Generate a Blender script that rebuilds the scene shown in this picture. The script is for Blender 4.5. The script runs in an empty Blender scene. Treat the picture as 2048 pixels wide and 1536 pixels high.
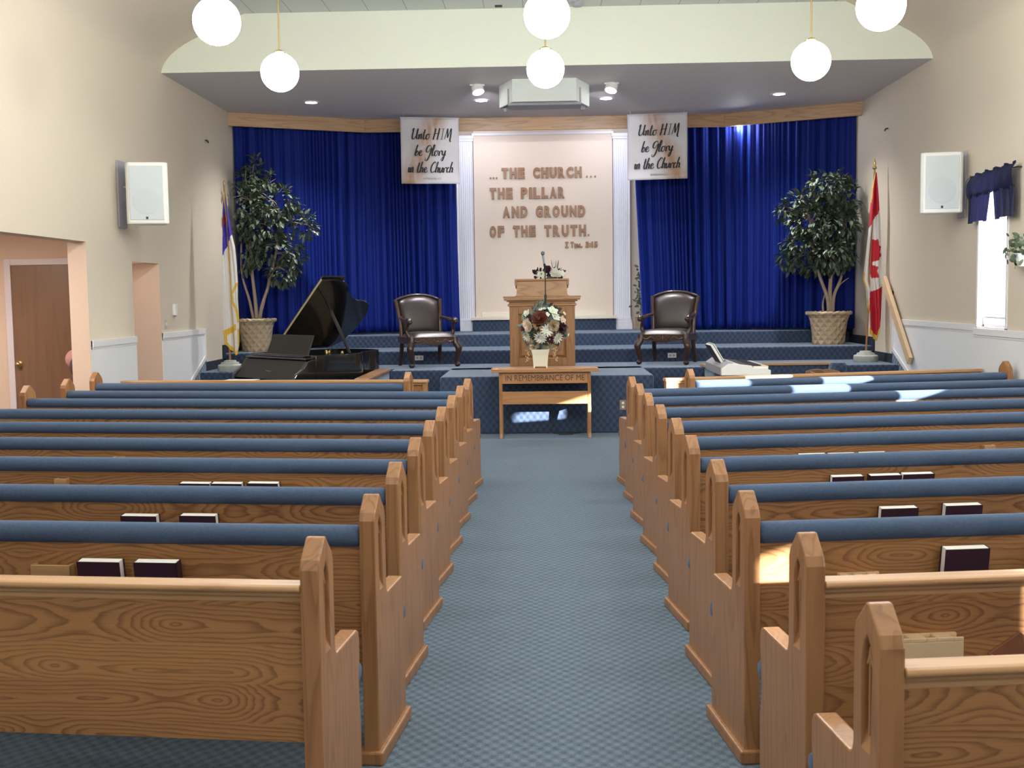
SKY, SUN, GLOBE_W, DOWN_W, SPOT_W, WASH_W, EXPO = 2.6, 42.0, 62.0, 400.0, 120.0, 20.0, 0.28
import bpy, bmesh, math, random
from mathutils import Vector, Matrix
from mathutils.geometry import tessellate_polygon
R = math.radians
PI = math.pi
rnd = random.Random(7)
SC = bpy.context.scene
COL = SC.collection

# ---------------------------------------------------------------- helpers
def link(o, parent=None):
    COL.objects.link(o)
    if parent is not None:
        o.parent = parent
    return o

def tag(o, label=None, cat=None, group=None, kind=None):
    if label: o['label'] = label
    if cat: o['category'] = cat
    if group: o['group'] = group
    if kind: o['kind'] = kind
    return o

def thing(name, label, cat, loc=(0, 0, 0), rz=0.0, group=None):
    o = bpy.data.objects.new(name, None)
    o.empty_display_size = 0.1
    link(o)
    o.location = loc
    o.rotation_euler = (0, 0, rz)
    return tag(o, label, cat, group)

def copy_tree(o, parent=None):
    c = o.copy()
    COL.objects.link(c)
    if parent is not None:
        c.parent = parent
    for ch in list(o.children):
        copy_tree(ch, c)
    return c

class MB:
    """collects shapes into one mesh"""
    def __init__(self):
        self.bm = bmesh.new()
        self.mi = 0
    def face(self, vs):
        try:
            f = self.bm.faces.new(vs)
            f.material_index = self.mi
            return f
        except ValueError:
            return None
    def v(self, p):
        return self.bm.verts.new(p)
    def poly(self, pts):
        return self.face([self.v(p) for p in pts])
    def hexa(self, p):
        vs = [self.v(a) for a in p]
        for idx in ((3, 2, 1, 0), (4, 5, 6, 7), (0, 1, 5, 4), (1, 2, 6, 5), (2, 3, 7, 6), (3, 0, 4, 7)):
            self.face([vs[i] for i in idx])
    def box(self, x0, x1, y0, y1, z0, z1, M=None):
        p = [Vector(a) for a in ((x0, y0, z0), (x1, y0, z0), (x1, y1, z0), (x0, y1, z0), (x0, y0, z1), (x1, y0, z1), (x1, y1, z1), (x0, y1, z1))]
        if M is not None:
            p = [M @ a for a in p]
        self.hexa(p)
    def prism(self, pts, f0, f1):
        """pts: 2D list; f0/f1: functions mapping (a,b) to 3D for both caps"""
        a = [self.v(f0(*q)) for q in pts]
        b = [self.v(f1(*q)) for q in pts]
        n = len(pts)
        self.face(a[::-1]); self.face(b)
        for i in range(n):
            j = (i + 1) % n
            self.face([a[i], a[j], b[j], b[i]])
    def tube(self, pts, r, seg=10, caps=True, flat=1.0):
        pts = [Vector(p) for p in pts]
        n = len(pts)
        rs = r if isinstance(r, (list, tuple)) else [r] * n
        rings = []
        up = None
        for i in range(n):
            t = (pts[min(i + 1, n - 1)] - pts[max(i - 1, 0)]).normalized()
            if up is None:
                up = Vector((0, 0, 1)) if abs(t.z) < 0.9 else Vector((0, 1, 0))
            x = t.cross(up)
            if x.length < 1e-5:
                x = t.cross(Vector((1, 0, 0)))
            x.normalize()
            up = x.cross(t).normalized()
            rings.append([self.v(pts[i] + (x * math.cos(2 * PI * k / seg) + up * math.sin(2 * PI * k / seg) * flat) * rs[i]) for k in range(seg)])
        for a, b in zip(rings, rings[1:]):
            for k in range(seg):
                self.face([a[k], a[(k + 1) % seg], b[(k + 1) % seg], b[k]])
        if caps:
            self.face(rings[0][::-1]); self.face(rings[-1])
    def lathe(self, prof, c=(0, 0, 0), seg=24, M=None, square=0.0, caps=True):
        rings = []
        for (r, z) in prof:
            ring = []
            for k in range(seg):
                a = 2 * PI * (k + 0.5) / seg
                p = Vector((c[0] + r * math.cos(a), c[1] + r * math.sin(a), c[2] + z))
                if M is not None: p = M @ p
                ring.append(self.v(p))
            rings.append(ring)
        for a, b in zip(rings, rings[1:]):
            for k in range(seg):
                self.face([a[k], a[(k + 1) % seg], b[(k + 1) % seg], b[k]])
        if caps:
            self.face(rings[0][::-1]); self.face(rings[-1])
    def ball(self, c, r, seg=12, rings=8, sx=1, sy=1, sz=1):
        prof = [(max(r * math.sin(PI * i / rings), 1e-4), -r * math.cos(PI * i / rings)) for i in range(rings + 1)]
        M = Matrix.Translation(c) @ Matrix.Diagonal((sx, sy, sz, 1))
        self.lathe(prof, (0, 0, 0), seg, M)
    def build(self, name, mat, parent=None, smooth=None, bevel=None, recalc=True, loc=None, weld=False):
        if weld:
            bmesh.ops.remove_doubles(self.bm, verts=self.bm.verts[:], dist=1e-4)
        if recalc:
            bmesh.ops.recalc_face_normals(self.bm, faces=self.bm.faces[:])
        me = bpy.data.meshes.new(name)
        self.bm.to_mesh(me); self.bm.free()
        for m in (mat if isinstance(mat, (list, tuple)) else [mat]):
            me.materials.append(m)
        o = bpy.data.objects.new(name, me)
        link(o, parent)
        if loc is not None: o.location = loc
        if smooth is not None:
            me.shade_smooth()
            if smooth < 179:
                me.set_sharp_from_angle(angle=R(smooth))
        if bevel:
            b = o.modifiers.new('bevel', 'BEVEL'); b.width = bevel; b.segments = 2
            b.limit_method = 'ANGLE'; b.angle_limit = R(35)
        return o

def catmull(pts, n=6):
    pts = [Vector(p) for p in pts]
    out = []
    for i in range(len(pts) - 1):
        p0 = pts[max(i - 1, 0)]; p1 = pts[i]; p2 = pts[i + 1]; p3 = pts[min(i + 2, len(pts) - 1)]
        for k in range(n):
            t = k / n
            out.append(0.5 * ((2 * p1) + (p2 - p0) * t + (2 * p0 - 5 * p1 + 4 * p2 - p3) * t * t + (3 * p1 - p0 - 3 * p2 + p3) * t ** 3))
    out.append(pts[-1])
    return out

def text_mesh(body, size, extrude, offset=0.0, bevel=0.0, align='LEFT', xscale=1.0):
    cu = bpy.data.curves.new('lettering', 'FONT')
    cu.body = body; cu.size = size; cu.extrude = extrude; cu.offset = offset
    cu.bevel_depth = bevel; cu.bevel_resolution = 1; cu.align_x = align; cu.resolution_u = 4
    o = bpy.data.objects.new('lettering', cu)
    COL.objects.link(o)
    dg = bpy.context.evaluated_depsgraph_get()
    me = bpy.data.meshes.new_from_object(o.evaluated_get(dg))
    bpy.data.objects.remove(o)
    bpy.data.curves.remove(cu)
    if xscale != 1.0:
        for v in me.vertices: v.co.x *= xscale
    return me

# ---------------------------------------------------------------- materials
def newmat(name):
    m = bpy.data.materials.new(name); m.use_nodes = True
    nt = m.node_tree
    return m, nt, nt.nodes, nt.links, nt.nodes['Principled BSDF']

def mat(name, col, rough=0.5, metal=0.0, spec=0.5, noise=0.0, nscale=20.0, bump=0.0, bscale=80.0, coat=0.0, sheen=0.0, sheen_tint=None, emit=None, emit_s=0.0, trans=0.0):
    m, nt, N, L, P = newmat(name)
    P.inputs['Base Color'].default_value = (*col, 1)
    P.inputs['Roughness'].default_value = rough
    P.inputs['Metallic'].default_value = metal
    P.inputs['Specular IOR Level'].default_value = spec
    P.inputs['Coat Weight'].default_value = coat
    P.inputs['Sheen Weight'].default_value = sheen
    if sheen_tint: P.inputs['Sheen Tint'].default_value = (*sheen_tint, 1)
    if emit:
        P.inputs['Emission Color'].default_value = (*emit, 1); P.inputs['Emission Strength'].default_value = emit_s
    tc = N.new('ShaderNodeTexCoord')
    if noise > 0:
        n = N.new('ShaderNodeTexNoise'); n.inputs['Scale'].default_value = nscale; n.inputs['Detail'].default_value = 4
        L.new(tc.outputs['Object'], n.inputs['Vector'])
        mx = N.new('ShaderNodeMix'); mx.data_type = 'RGBA'
        L.new(n.outputs['Fac'], mx.inputs['Factor'])
        mx.inputs['A'].default_value = (*[c * (1 - noise) for c in col], 1)
        mx.inputs['B'].default_value = (*[min(c * (1 + noise), 1) for c in col], 1)
        L.new(mx.outputs['Result'], P.inputs['Base Color'])
    if bump > 0:
        n2 = N.new('ShaderNodeTexNoise'); n2.inputs['Scale'].default_value = bscale; n2.inputs['Detail'].default_value = 3
        L.new(tc.outputs['Object'], n2.inputs['Vector'])
        b = N.new('ShaderNodeBump'); b.inputs['Strength'].default_value = bump; b.inputs['Distance'].default_value = 0.01
        L.new(n2.outputs['Fac'], b.inputs['Height']); L.new(b.outputs['Normal'], P.inputs['Normal'])
    return m

def wood(name, light, dark, axis='x', along=0.55, across=4.2, rings=20.0, rough=0.36, contrast=0.75, coat=0.15):
    """plain-sawn oak: contour lines of a stretched noise field + fine pores"""
    m, nt, N, L, P = newmat(name)
    tc = N.new('ShaderNodeTexCoord'); oi = N.new('ShaderNodeObjectInfo')
    mul = N.new('ShaderNodeMath'); mul.operation = 'MULTIPLY'; mul.inputs[1].default_value = 37.0
    L.new(oi.outputs['Random'], mul.inputs[0])
    add = N.new('ShaderNodeVectorMath'); add.operation = 'ADD'
    L.new(tc.outputs['Object'], add.inputs[0]); L.new(mul.outputs[0], add.inputs[1])
    def scaled(a, b):
        mp = N.new('ShaderNodeMapping')
        s = {'x': (a, b, b), 'y': (b, a, b), 'z': (b, b, a)}[axis]
        mp.inputs['Scale'].default_value = s
        L.new(add.outputs[0], mp.inputs['Vector'])
        return mp
    n1 = N.new('ShaderNodeTexNoise'); n1.inputs['Scale'].default_value = 1.0; n1.inputs['Detail'].default_value = 2.0; n1.inputs['Roughness'].default_value = 0.42
    L.new(scaled(along, across).outputs[0], n1.inputs['Vector'])
    k = N.new('ShaderNodeMath'); k.operation = 'MULTIPLY'; k.inputs[1].default_value = rings
    L.new(n1.outputs['Fac'], k.inputs[0])
    fr = N.new('ShaderNodeMath'); fr.operation = 'FRACT'
    L.new(k.outputs[0], fr.inputs[0])
    rp = N.new('ShaderNodeValToRGB')
    e = rp.color_ramp.elements
    e[0].position = 0.0; e[0].color = (0.15, 0.15, 0.15, 1)
    e[1].position = 1.0; e[1].color = (1, 1, 1, 1)
    for p, c in ((0.52, 0.12), (0.74, 0.6), (0.90, 1.0)):
        q = e.new(p); q.color = (c, c, c, 1)
    e[-1].color = (0.2, 0.2, 0.2, 1)
    L.new(fr.outputs[0], rp.inputs[0])
    n2 = N.new('ShaderNodeTexNoise'); n2.inputs['Scale'].default_value = 1.0; n2.inputs['Detail'].default_value = 3
    L.new(scaled(6.0, 160.0).outputs[0], n2.inputs['Vector'])
    mm = N.new('ShaderNodeMath'); mm.operation = 'MULTIPLY_ADD'; mm.inputs[1].default_value = contrast; 
    L.new(rp.outputs[0], mm.inputs[0])
    m2 = N.new('ShaderNodeMath'); m2.operation = 'MULTIPLY'; m2.inputs[1].default_value = 0.38
    L.new(n2.outputs['Fac'], m2.inputs[0]); L.new(m2.outputs[0], mm.inputs[2])
    mx = N.new('ShaderNodeMix'); mx.data_type = 'RGBA'; mx.clamp_factor = True
    L.new(mm.outputs[0], mx.inputs['Factor'])
    mx.inputs['A'].default_value = (*light, 1); mx.inputs['B'].default_value = (*dark, 1)
    L.new(mx.outputs['Result'], P.inputs['Base Color'])
    P.inputs['Roughness'].default_value = rough
    P.inputs['Coat Weight'].default_value = coat; P.inputs['Coat Roughness'].default_value = 0.25
    return m

def oak_panel(name, light, dark, board=0.125, ring=78.0, contrast=0.62):
    """glued-up plain-sawn boards running along x: growth rings cut near their heart give cathedral figure"""
    m, nt, N, L, P = newmat(name)
    tc = N.new('ShaderNodeTexCoord'); oi = N.new('ShaderNodeObjectInfo'); sp = N.new('ShaderNodeSeparateXYZ')
    L.new(tc.outputs['Object'], sp.inputs[0])
    def mth(op, a, b=None, c=None):
        n = N.new('ShaderNodeMath'); n.operation = op
        for i, q in enumerate((a, b, c)):
            if q is None: continue
            if isinstance(q, (int, float)): n.inputs[i].default_value = q
            else: L.new(q, n.inputs[i])
        return n.outputs[0]
    def noise(vx, vy, vz, detail=1.0):
        cb = N.new('ShaderNodeCombineXYZ')
        for i, q in enumerate((vx, vy, vz)):
            if isinstance(q, (int, float)): cb.inputs[i].default_value = q
            else: L.new(q, cb.inputs[i])
        n = N.new('ShaderNodeTexNoise'); n.inputs['Scale'].default_value = 1.0; n.inputs['Detail'].default_value = detail
        L.new(cb.outputs[0], n.inputs['Vector'])
        return n.outputs['Fac']
    X, Z = sp.outputs['X'], sp.outputs['Z']
    zz = mth('DIVIDE', mth('ADD', Z, mth('MULTIPLY', oi.outputs['Random'], 0.2)), board)
    bi = mth('FLOOR', zz)
    zl = mth('MULTIPLY', mth('SUBTRACT', mth('FRACT', zz), 0.5), board)
    seed = mth('ADD', mth('MULTIPLY', bi, 7.31), mth('MULTIPLY', oi.outputs['Random'], 53.0))
    n1 = noise(mth('MULTIPLY', X, 1.5), seed, 1.7, 1.0)
    d = mth('MULTIPLY', mth('SUBTRACT', n1, 0.47), 0.42)
    zc = mth('MULTIPLY', mth('SUBTRACT', noise(mth('MULTIPLY', X, 0.6), seed, 9.2, 0.0), 0.5), 0.09)
    n2 = noise(mth('MULTIPLY', X, 7.0), seed, mth('MULTIPLY', Z, 45.0), 2.0)
    q = mth('SUBTRACT', zl, zc)
    r = mth('SQRT', mth('ADD', mth('MULTIPLY', q, q), mth('MULTIPLY', d, d)))
    fr = mth('FRACT', mth('ADD', mth('MULTIPLY', r, ring), mth('MULTIPLY', n2, 0.9)))
    rp = N.new('ShaderNodeValToRGB'); e = rp.color_ramp.elements
    e[0].position = 0.0; e[0].color = (0.1, 0.1, 0.1, 1); e[1].position = 1.0; e[1].color = (0.15, 0.15, 0.15, 1)
    for p, c in ((0.45, 0.15), (0.72, 0.7), (0.9, 1.0)):
        k = e.new(p); k.color = (c, c, c, 1)
    L.new(fr, rp.inputs[0])
    fine = noise(mth('MULTIPLY', X, 7.0), 0.0, mth('MULTIPLY', Z, 190.0), 3.0)
    tone = noise(mth('MULTIPLY', X, 0.4), seed, 3.0, 0.0)
    f = mth('ADD', mth('MULTIPLY', rp.outputs[0], contrast), mth('MULTIPLY', mth('SUBTRACT', fine, 0.25), 0.55))
    f = mth('ADD', f, mth('MULTIPLY', mth('SUBTRACT', tone, 0.5), 0.5))
    mx = N.new('ShaderNodeMix'); mx.data_type = 'RGBA'; mx.clamp_factor = True
    L.new(f, mx.inputs['Factor'])
    mx.inputs['A'].default_value = (*light, 1); mx.inputs['B'].default_value = (*dark, 1)
    L.new(mx.outputs['Result'], P.inputs['Base Color'])
    P.inputs['Roughness'].default_value = 0.4; P.inputs['Coat Weight'].default_value = 0.1; P.inputs['Coat Roughness'].default_value = 0.25
    return m

def carpet(name, light, dark, period=(0.06, 0.075), sheen=0.3):
    m, nt, N, L, P = newmat(name)
    g = N.new('ShaderNodeNewGeometry'); sp = N.new('ShaderNodeSeparateXYZ')
    L.new(g.outputs['Position'], sp.inputs[0])
    vz = N.new('ShaderNodeMath'); vz.operation = 'ADD'
    L.new(sp.outputs['Y'], vz.inputs[0]); L.new(sp.outputs['Z'], vz.inputs[1])
    nz = N.new('ShaderNodeTexNoise'); nz.inputs['Scale'].default_value = 9.0; nz.inputs['Detail'].default_value = 2
    L.new(g.outputs['Position'], nz.inputs['Vector'])
    def wave(sock, per, off):
        a = N.new('ShaderNodeMath'); a.operation = 'MULTIPLY'; a.inputs[1].default_value = 2 * PI / per
        L.new(sock, a.inputs[0])
        w = N.new('ShaderNodeMath'); w.operation = 'MULTIPLY_ADD'; w.inputs[1].default_value = off
        L.new(nz.outputs['Fac'], w.inputs[0]); L.new(a.outputs[0], w.inputs[2])
        s = N.new('ShaderNodeMath'); s.operation = 'SINE'
        L.new(w.outputs[0], s.inputs[0])
        return s.outputs[0]
    a = wave(sp.outputs['X'], period[0], 2.5); b = wave(vz.outputs[0], period[1], -2.5)
    pr = N.new('ShaderNodeMath'); pr.operation = 'MULTIPLY'
    L.new(a, pr.inputs[0]); L.new(b, pr.inputs[1])
    h = N.new('ShaderNodeMath'); h.operation = 'MULTIPLY_ADD'; h.inputs[1].default_value = 0.5; h.inputs[2].default_value = 0.5
    L.new(pr.outputs[0], h.inputs[0])
    fz = N.new('ShaderNodeTexNoise'); fz.inputs['Scale'].default_value = 140.0; fz.inputs['Detail'].default_value = 3
    L.new(g.outputs['Position'], fz.inputs['Vector'])
    bl = N.new('ShaderNodeMath'); bl.operation = 'MULTIPLY_ADD'; bl.inputs[1].default_value = 0.9; 
    L.new(fz.outputs['Fac'], bl.inputs[0])
    hs = N.new('ShaderNodeMath'); hs.operation = 'MULTIPLY_ADD'; hs.inputs[1].default_value = 0.75; hs.inputs[2].default_value = -0.32
    L.new(h.outputs[0], hs.inputs[0]); L.new(hs.outputs[0], bl.inputs[2])
    mx = N.new('ShaderNodeMix'); mx.data_type = 'RGBA'; mx.clamp_factor = True
    L.new(bl.outputs[0], mx.inputs['Factor'])
    mx.inputs['A'].default_value = (*dark, 1); mx.inputs['B'].default_value = (*light, 1)
    L.new(mx.outputs['Result'], P.inputs['Base Color'])
    P.inputs['Roughness'].default_value = 0.95; P.inputs['Specular IOR Level'].default_value = 0.15
    P.inputs['Sheen Weight'].default_value = sheen; P.inputs['Sheen Roughness'].default_value = 0.35; P.inputs['Sheen Tint'].default_value = (0.62, 0.76, 0.92, 1)
    bp = N.new('ShaderNodeBump'); bp.inputs['Strength'].default_value = 0.7; bp.inputs['Distance'].default_value = 0.012
    L.new(bl.outputs[0], bp.inputs['Height']); L.new(bp.outputs['Normal'], P.inputs['Normal'])
    return m

def grooved(name, col, period, axis='y', rough=0.45):
    """bead-board paint: thin vertical grooves as bump"""
    m, nt, N, L, P = newmat(name)
    g = N.new('ShaderNodeNewGeometry'); sp = N.new('ShaderNodeSeparateXYZ'); L.new(g.outputs['Position'], sp.inputs[0])
    a = N.new('ShaderNodeMath'); a.operation = 'MULTIPLY'; a.inputs[1].default_value = 1 / period
    L.new(sp.outputs[axis.upper()], a.inputs[0])
    f = N.new('ShaderNodeMath'); f.operation = 'FRACT'; L.new(a.outputs[0], f.inputs[0])
    c = N.new('ShaderNodeMath'); c.operation = 'GREATER_THAN'; c.inputs[1].default_value = 0.1; L.new(f.outputs[0], c.inputs[0])
    b = N.new('ShaderNodeBump'); b.inputs['Strength'].default_value = 0.45; b.inputs['Distance'].default_value = 0.01
    L.new(c.outputs[0], b.inputs['Height']); L.new(b.outputs['Normal'], P.inputs['Normal'])
    P.inputs['Base Color'].default_value = (*col, 1); P.inputs['Roughness'].default_value = rough
    return m

def tiles(name, col, dark, sx, sy):
    m, nt, N, L, P = newmat(name)
    g = N.new('ShaderNodeNewGeometry')
    mp = N.new('ShaderNodeMapping'); mp.inputs['Location'].default_value = (0.2, 0.08, 0)
    L.new(g.outputs['Position'], mp.inputs['Vector'])
    br = N.new('ShaderNodeTexBrick'); br.offset = 0.0; br.inputs['Scale'].default_value = 1.0
    br.inputs['Brick Width'].default_value = sx; br.inputs['Row Height'].default_value = sy
    br.inputs['Mortar Size'].default_value = 0.006; br.inputs['Mortar Smooth'].default_value = 0.2
    br.inputs['Color1'].default_value = (*col, 1); br.inputs['Color2'].default_value = (*col, 1); br.inputs['Mortar'].default_value = (*dark, 1)
    L.new(mp.outputs[0], br.inputs['Vector']); L.new(br.outputs['Color'], P.inputs['Base Color'])
    P.inputs['Roughness'].default_value = 0.8
    return m

M_WALL = mat('wall_paint', (0.62, 0.55, 0.45), 0.75, noise=0.05, nscale=60, bump=0.12, bscale=220)
M_WALLP = mat('hall_paint', (0.68, 0.52, 0.42), 0.75, noise=0.04, nscale=60)
M_CREAM = mat('niche_paint', (0.74, 0.64, 0.55), 0.7, noise=0.03, nscale=50, bump=0.08, bscale=150)
M_FASC = mat('header_paint', (0.74, 0.78, 0.68), 0.75, noise=0.03, nscale=40)
M_SOFF = mat('soffit_paint', (0.66, 0.63, 0.63), 0.75, noise=0.05, nscale=30, bump=0.2, bscale=120)
M_CEIL = tiles('ceiling_tiles', (0.60, 0.64, 0.62), (0.34, 0.36, 0.34), 0.49, 1.22)
M_WHITE = mat('white_paint', (0.80, 0.80, 0.82), 0.4)
M_PIL = mat('pilaster_paint', (0.80, 0.82, 0.92), 0.4)
M_BEAD = grooved('bead_board', (0.80, 0.82, 0.86), 0.11)
M_CARPET = carpet('carpet_blue', (0.178, 0.236, 0.300), (0.056, 0.086, 0.122))
M_CARPET2 = carpet('platform_carpet', (0.070, 0.100, 0.170), (0.030, 0.046, 0.085), (0.085, 0.11), 0.9)
OAK_L, OAK_D = (0.47, 0.255, 0.115), (0.24, 0.105, 0.038)
M_OAKX = oak_panel('oak_panel', (0.42, 0.205, 0.075), (0.125, 0.048, 0.016))
M_OAKE = wood('oak_end', (0.40, 0.200, 0.084), (0.19, 0.080, 0.028), 'z', along=0.55, across=7.5, rings=11, contrast=0.5)
M_OAKR = wood('oak_rail', (0.56, 0.33, 0.16), (0.30, 0.15, 0.06), 'x', along=0.5, across=9, rings=6, contrast=0.4)
M_OAKV = wood('oak_valance', (0.50, 0.31, 0.17), (0.27, 0.15, 0.07), 'x', along=0.6, across=6, rings=9, contrast=0.55)
M_OAKT = wood('oak_table', (0.46, 0.235, 0.10), (0.25, 0.115, 0.045), 'x', along=0.6, across=6, rings=8, contrast=0.45)
M_PINE = mat('pale_wood', (0.66, 0.48, 0.29), 0.45, noise=0.12, nscale=12)
M_BLUE = mat('blue_upholstery', (0.066, 0.100, 0.168), 0.92, spec=0.15, noise=0.25, nscale=90, bump=0.25, bscale=400, sheen=0.22, sheen_tint=(0.45, 0.6, 0.9))
M_BOOK = mat('maroon_cover', (0.035, 0.008, 0.016), 0.45, noise=0.1)
M_PAGE = mat('book_pages', (0.80, 0.79, 0.74), 0.8)
M_GLOBE = mat('globe_glass', (0.9, 0.9, 0.9), 0.3, emit=(1.0, 0.985, 0.93), emit_s=50.0)
M_LENS = mat('lamp_lens', (0.9, 0.9, 0.9), 0.3, emit=(1.0, 0.98, 0.95), emit_s=25.0)
M_BRASS = mat('brass', (0.55, 0.42, 0.18), 0.3, metal=1.0)
M_GOLD = mat('gold_fringe', (0.72, 0.46, 0.06), 0.55, noise=0.25, nscale=150)
M_BLACK = mat('black_lacquer', (0.010, 0.010, 0.012), 0.12, spec=0.6, coat=0.6)
M_BLACKM = mat('black_satin', (0.018, 0.018, 0.021), 0.42)
M_DARK = mat('dark_iron', (0.03, 0.03, 0.035), 0.5)
M_LEATHER = mat('brown_leather', (0.030, 0.020, 0.021), 0.36, spec=0.6, noise=0.15, nscale=30, bump=0.1, bscale=120)
M_MAHOG = mat('dark_mahogany', (0.040, 0.018, 0.012), 0.3, noise=0.3, nscale=25, coat=0.3)
M_CARVE = mat('carving_brown', (0.11, 0.065, 0.035), 0.35)  # even brown for the raised carving, paler than the mahogany
M_STEEL = mat('steel', (0.5, 0.5, 0.52), 0.3, metal=1.0)
M_CONC = mat('grey_flag_base', (0.42, 0.44, 0.42), 0.7, noise=0.1, nscale=40)
M_GRILLE = mat('speaker_grille', (0.60, 0.66, 0.70), 0.6, noise=0.06, nscale=300)
M_PLAST = mat('white_plastic', (0.82, 0.83, 0.82), 0.4)
M_GREYP = mat('grey_plastic', (0.38, 0.38, 0.42), 0.45)
M_LETTER = wood('letter_wood', (0.32, 0.155, 0.075), (0.17, 0.078, 0.038), 'z', along=3, across=14, rings=5, contrast=0.5, rough=0.5)
M_INK = mat('black_ink', (0.010, 0.010, 0.012), 0.6)
M_BURN = mat('burnt_lettering', (0.075, 0.030, 0.018), 0.6)
M_LEAF = mat('ficus_leaf', (0.062, 0.088, 0.055), 0.46, noise=0.65, nscale=7, spec=0.6)
M_BARK = mat('pale_bark', (0.36, 0.28, 0.22), 0.8, noise=0.35, nscale=25, bump=0.5, bscale=50)
M_SOIL = mat('moss', (0.10, 0.075, 0.045), 0.9, noise=0.4, nscale=40)

def basket_mat():
    m, nt, N, L, P = newmat('basket_weave')
    tc = N.new('ShaderNodeTexCoord'); sp = N.new('ShaderNodeSeparateXYZ'); L.new(tc.outputs['Object'], sp.inputs[0])
    at = N.new('ShaderNodeMath'); at.operation = 'ARCTAN2'; L.new(sp.outputs['Y'], at.inputs[0]); L.new(sp.outputs['X'], at.inputs[1])
    def comb(k):
        a = N.new('ShaderNodeMath'); a.operation = 'MULTIPLY'; a.inputs[1].default_value = 13.0; L.new(at.outputs[0], a.inputs[0])
        b = N.new('ShaderNodeMath'); b.operation = 'MULTIPLY_ADD'; b.inputs[1].default_value = 46.0 * k; L.new(sp.outputs['Z'], b.inputs[0]); L.new(a.outputs[0], b.inputs[2])
        s = N.new('ShaderNodeMath'); s.operation = 'SINE'; L.new(b.outputs[0], s.inputs[0])
        return s.outputs[0]
    pr = N.new('ShaderNodeMath'); pr.operation = 'MAXIMUM'; L.new(comb(1), pr.inputs[0]); L.new(comb(-1), pr.inputs[1])
    bp = N.new('ShaderNodeBump'); bp.inputs['Strength'].default_value = 0.75; bp.inputs['Distance'].default_value = 0.012
    L.new(pr.outputs[0], bp.inputs['Height']); L.new(bp.outputs['Normal'], P.inputs['Normal'])
    n = N.new('ShaderNodeTexNoise'); n.inputs['Scale'].default_value = 60; L.new(tc.outputs['Object'], n.inputs['Vector'])
    mx = N.new('ShaderNodeMix'); mx.data_type = 'RGBA'; L.new(n.outputs['Fac'], mx.inputs['Factor'])
    mx.inputs['A'].default_value = (0.40, 0.29, 0.18, 1); mx.inputs['B'].default_value = (0.62, 0.50, 0.34, 1)
    L.new(mx.outputs['Result'], P.inputs['Base Color']); P.inputs['Roughness'].default_value = 0.8
    return m
M_BASKET = basket_mat()

def velvet():
    m, nt, N, L, P = newmat('blue_velvet')
    P.inputs['Base Color'].default_value = (0.0025, 0.014, 0.175, 1)
    P.inputs['Roughness'].default_value = 0.75; P.inputs['Specular IOR Level'].default_value = 0.25
    P.inputs['Sheen Weight'].default_value = 1.0; P.inputs['Sheen Roughness'].default_value = 0.28
    P.inputs['Sheen Tint'].default_value = (0.02, 0.13, 0.85, 1)
    return m
M_VELVET = velvet()

def banner_mat(flip):
    m, nt, N, L, P = newmat('banner_print')
    tc = N.new('ShaderNodeTexCoord')
    mp = N.new('ShaderNodeMapping'); mp.inputs['Rotation'].default_value = (0, R(28 * flip), 0); mp.inputs['Scale'].default_value = (1.0, 1.0, 0.28)
    L.new(tc.outputs['Object'], mp.inputs['Vector'])
    n = N.new('ShaderNodeTexNoise'); n.inputs['Scale'].default_value = 6.5; n.inputs['Detail'].default_value = 5; n.inputs['Roughness'].default_value = 0.6; n.inputs['Distortion'].default_value = 0.4
    L.new(mp.outputs[0], n.inputs['Vector'])
    # diagonal band mask
    sp = N.new('ShaderNodeSeparateXYZ'); L.new(tc.outputs['Object'], sp.inputs[0])
    a = N.new('ShaderNodeMath'); a.operation = 'MULTIPLY_ADD'; a.inputs[1].default_value = -0.42 * flip; 
    L.new(sp.outputs['Z'], a.inputs[0]); L.new(sp.outputs['X'], a.inputs[2])
    b = N.new('ShaderNodeMath'); b.operation = 'ADD'; b.inputs[1].default_value = 0.12 * flip; L.new(a.outputs[0], b.inputs[0])
    c = N.new('ShaderNodeMath'); c.operation = 'ABSOLUTE'; L.new(b.outputs[0], c.inputs[0])
    d = N.new('ShaderNodeMapRange'); d.inputs['From Min'].default_value = 0.02; d.inputs['From Max'].default_value = 0.26; d.inputs['To Min'].default_value = 1.0; d.inputs['To Max'].default_value = 0.0
    L.new(c.outputs[0], d.inputs['Value'])
    e = N.new('ShaderNodeMapRange'); e.inputs['From Min'].default_value = 0.30; e.inputs['From Max'].default_value = 0.56; L.new(n.outputs['Fac'], e.inputs['Value'])
    f = N.new('ShaderNodeMath'); f.operation = 'MULTIPLY'; L.new(d.outputs[0], f.inputs[0]); L.new(e.outputs[0], f.inputs[1])
    mx = N.new('ShaderNodeMix'); mx.data_type = 'RGBA'; L.new(f.outputs[0], mx.inputs['Factor'])
    mx.inputs['A'].default_value = (0.70, 0.69, 0.74, 1); mx.inputs['B'].default_value = (0.50, 0.31, 0.20, 1)
    n2 = N.new('ShaderNodeTexNoise'); n2.inputs['Scale'].default_value = 3.0; L.new(tc.outputs['Object'], n2.inputs['Vector'])
    mx2 = N.new('ShaderNodeMix'); mx2.data_type = 'RGBA'; mx2.blend_type = 'MULTIPLY'; mx2.inputs['Factor'].default_value = 0.22
    L.new(mx.outputs['Result'], mx2.inputs['A']); L.new(n2.outputs['Fac'], mx2.inputs['B'])
    L.new(mx2.outputs['Result'], P.inputs['Base Color']); P.inputs['Roughness'].default_value = 0.7
    return m

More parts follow.
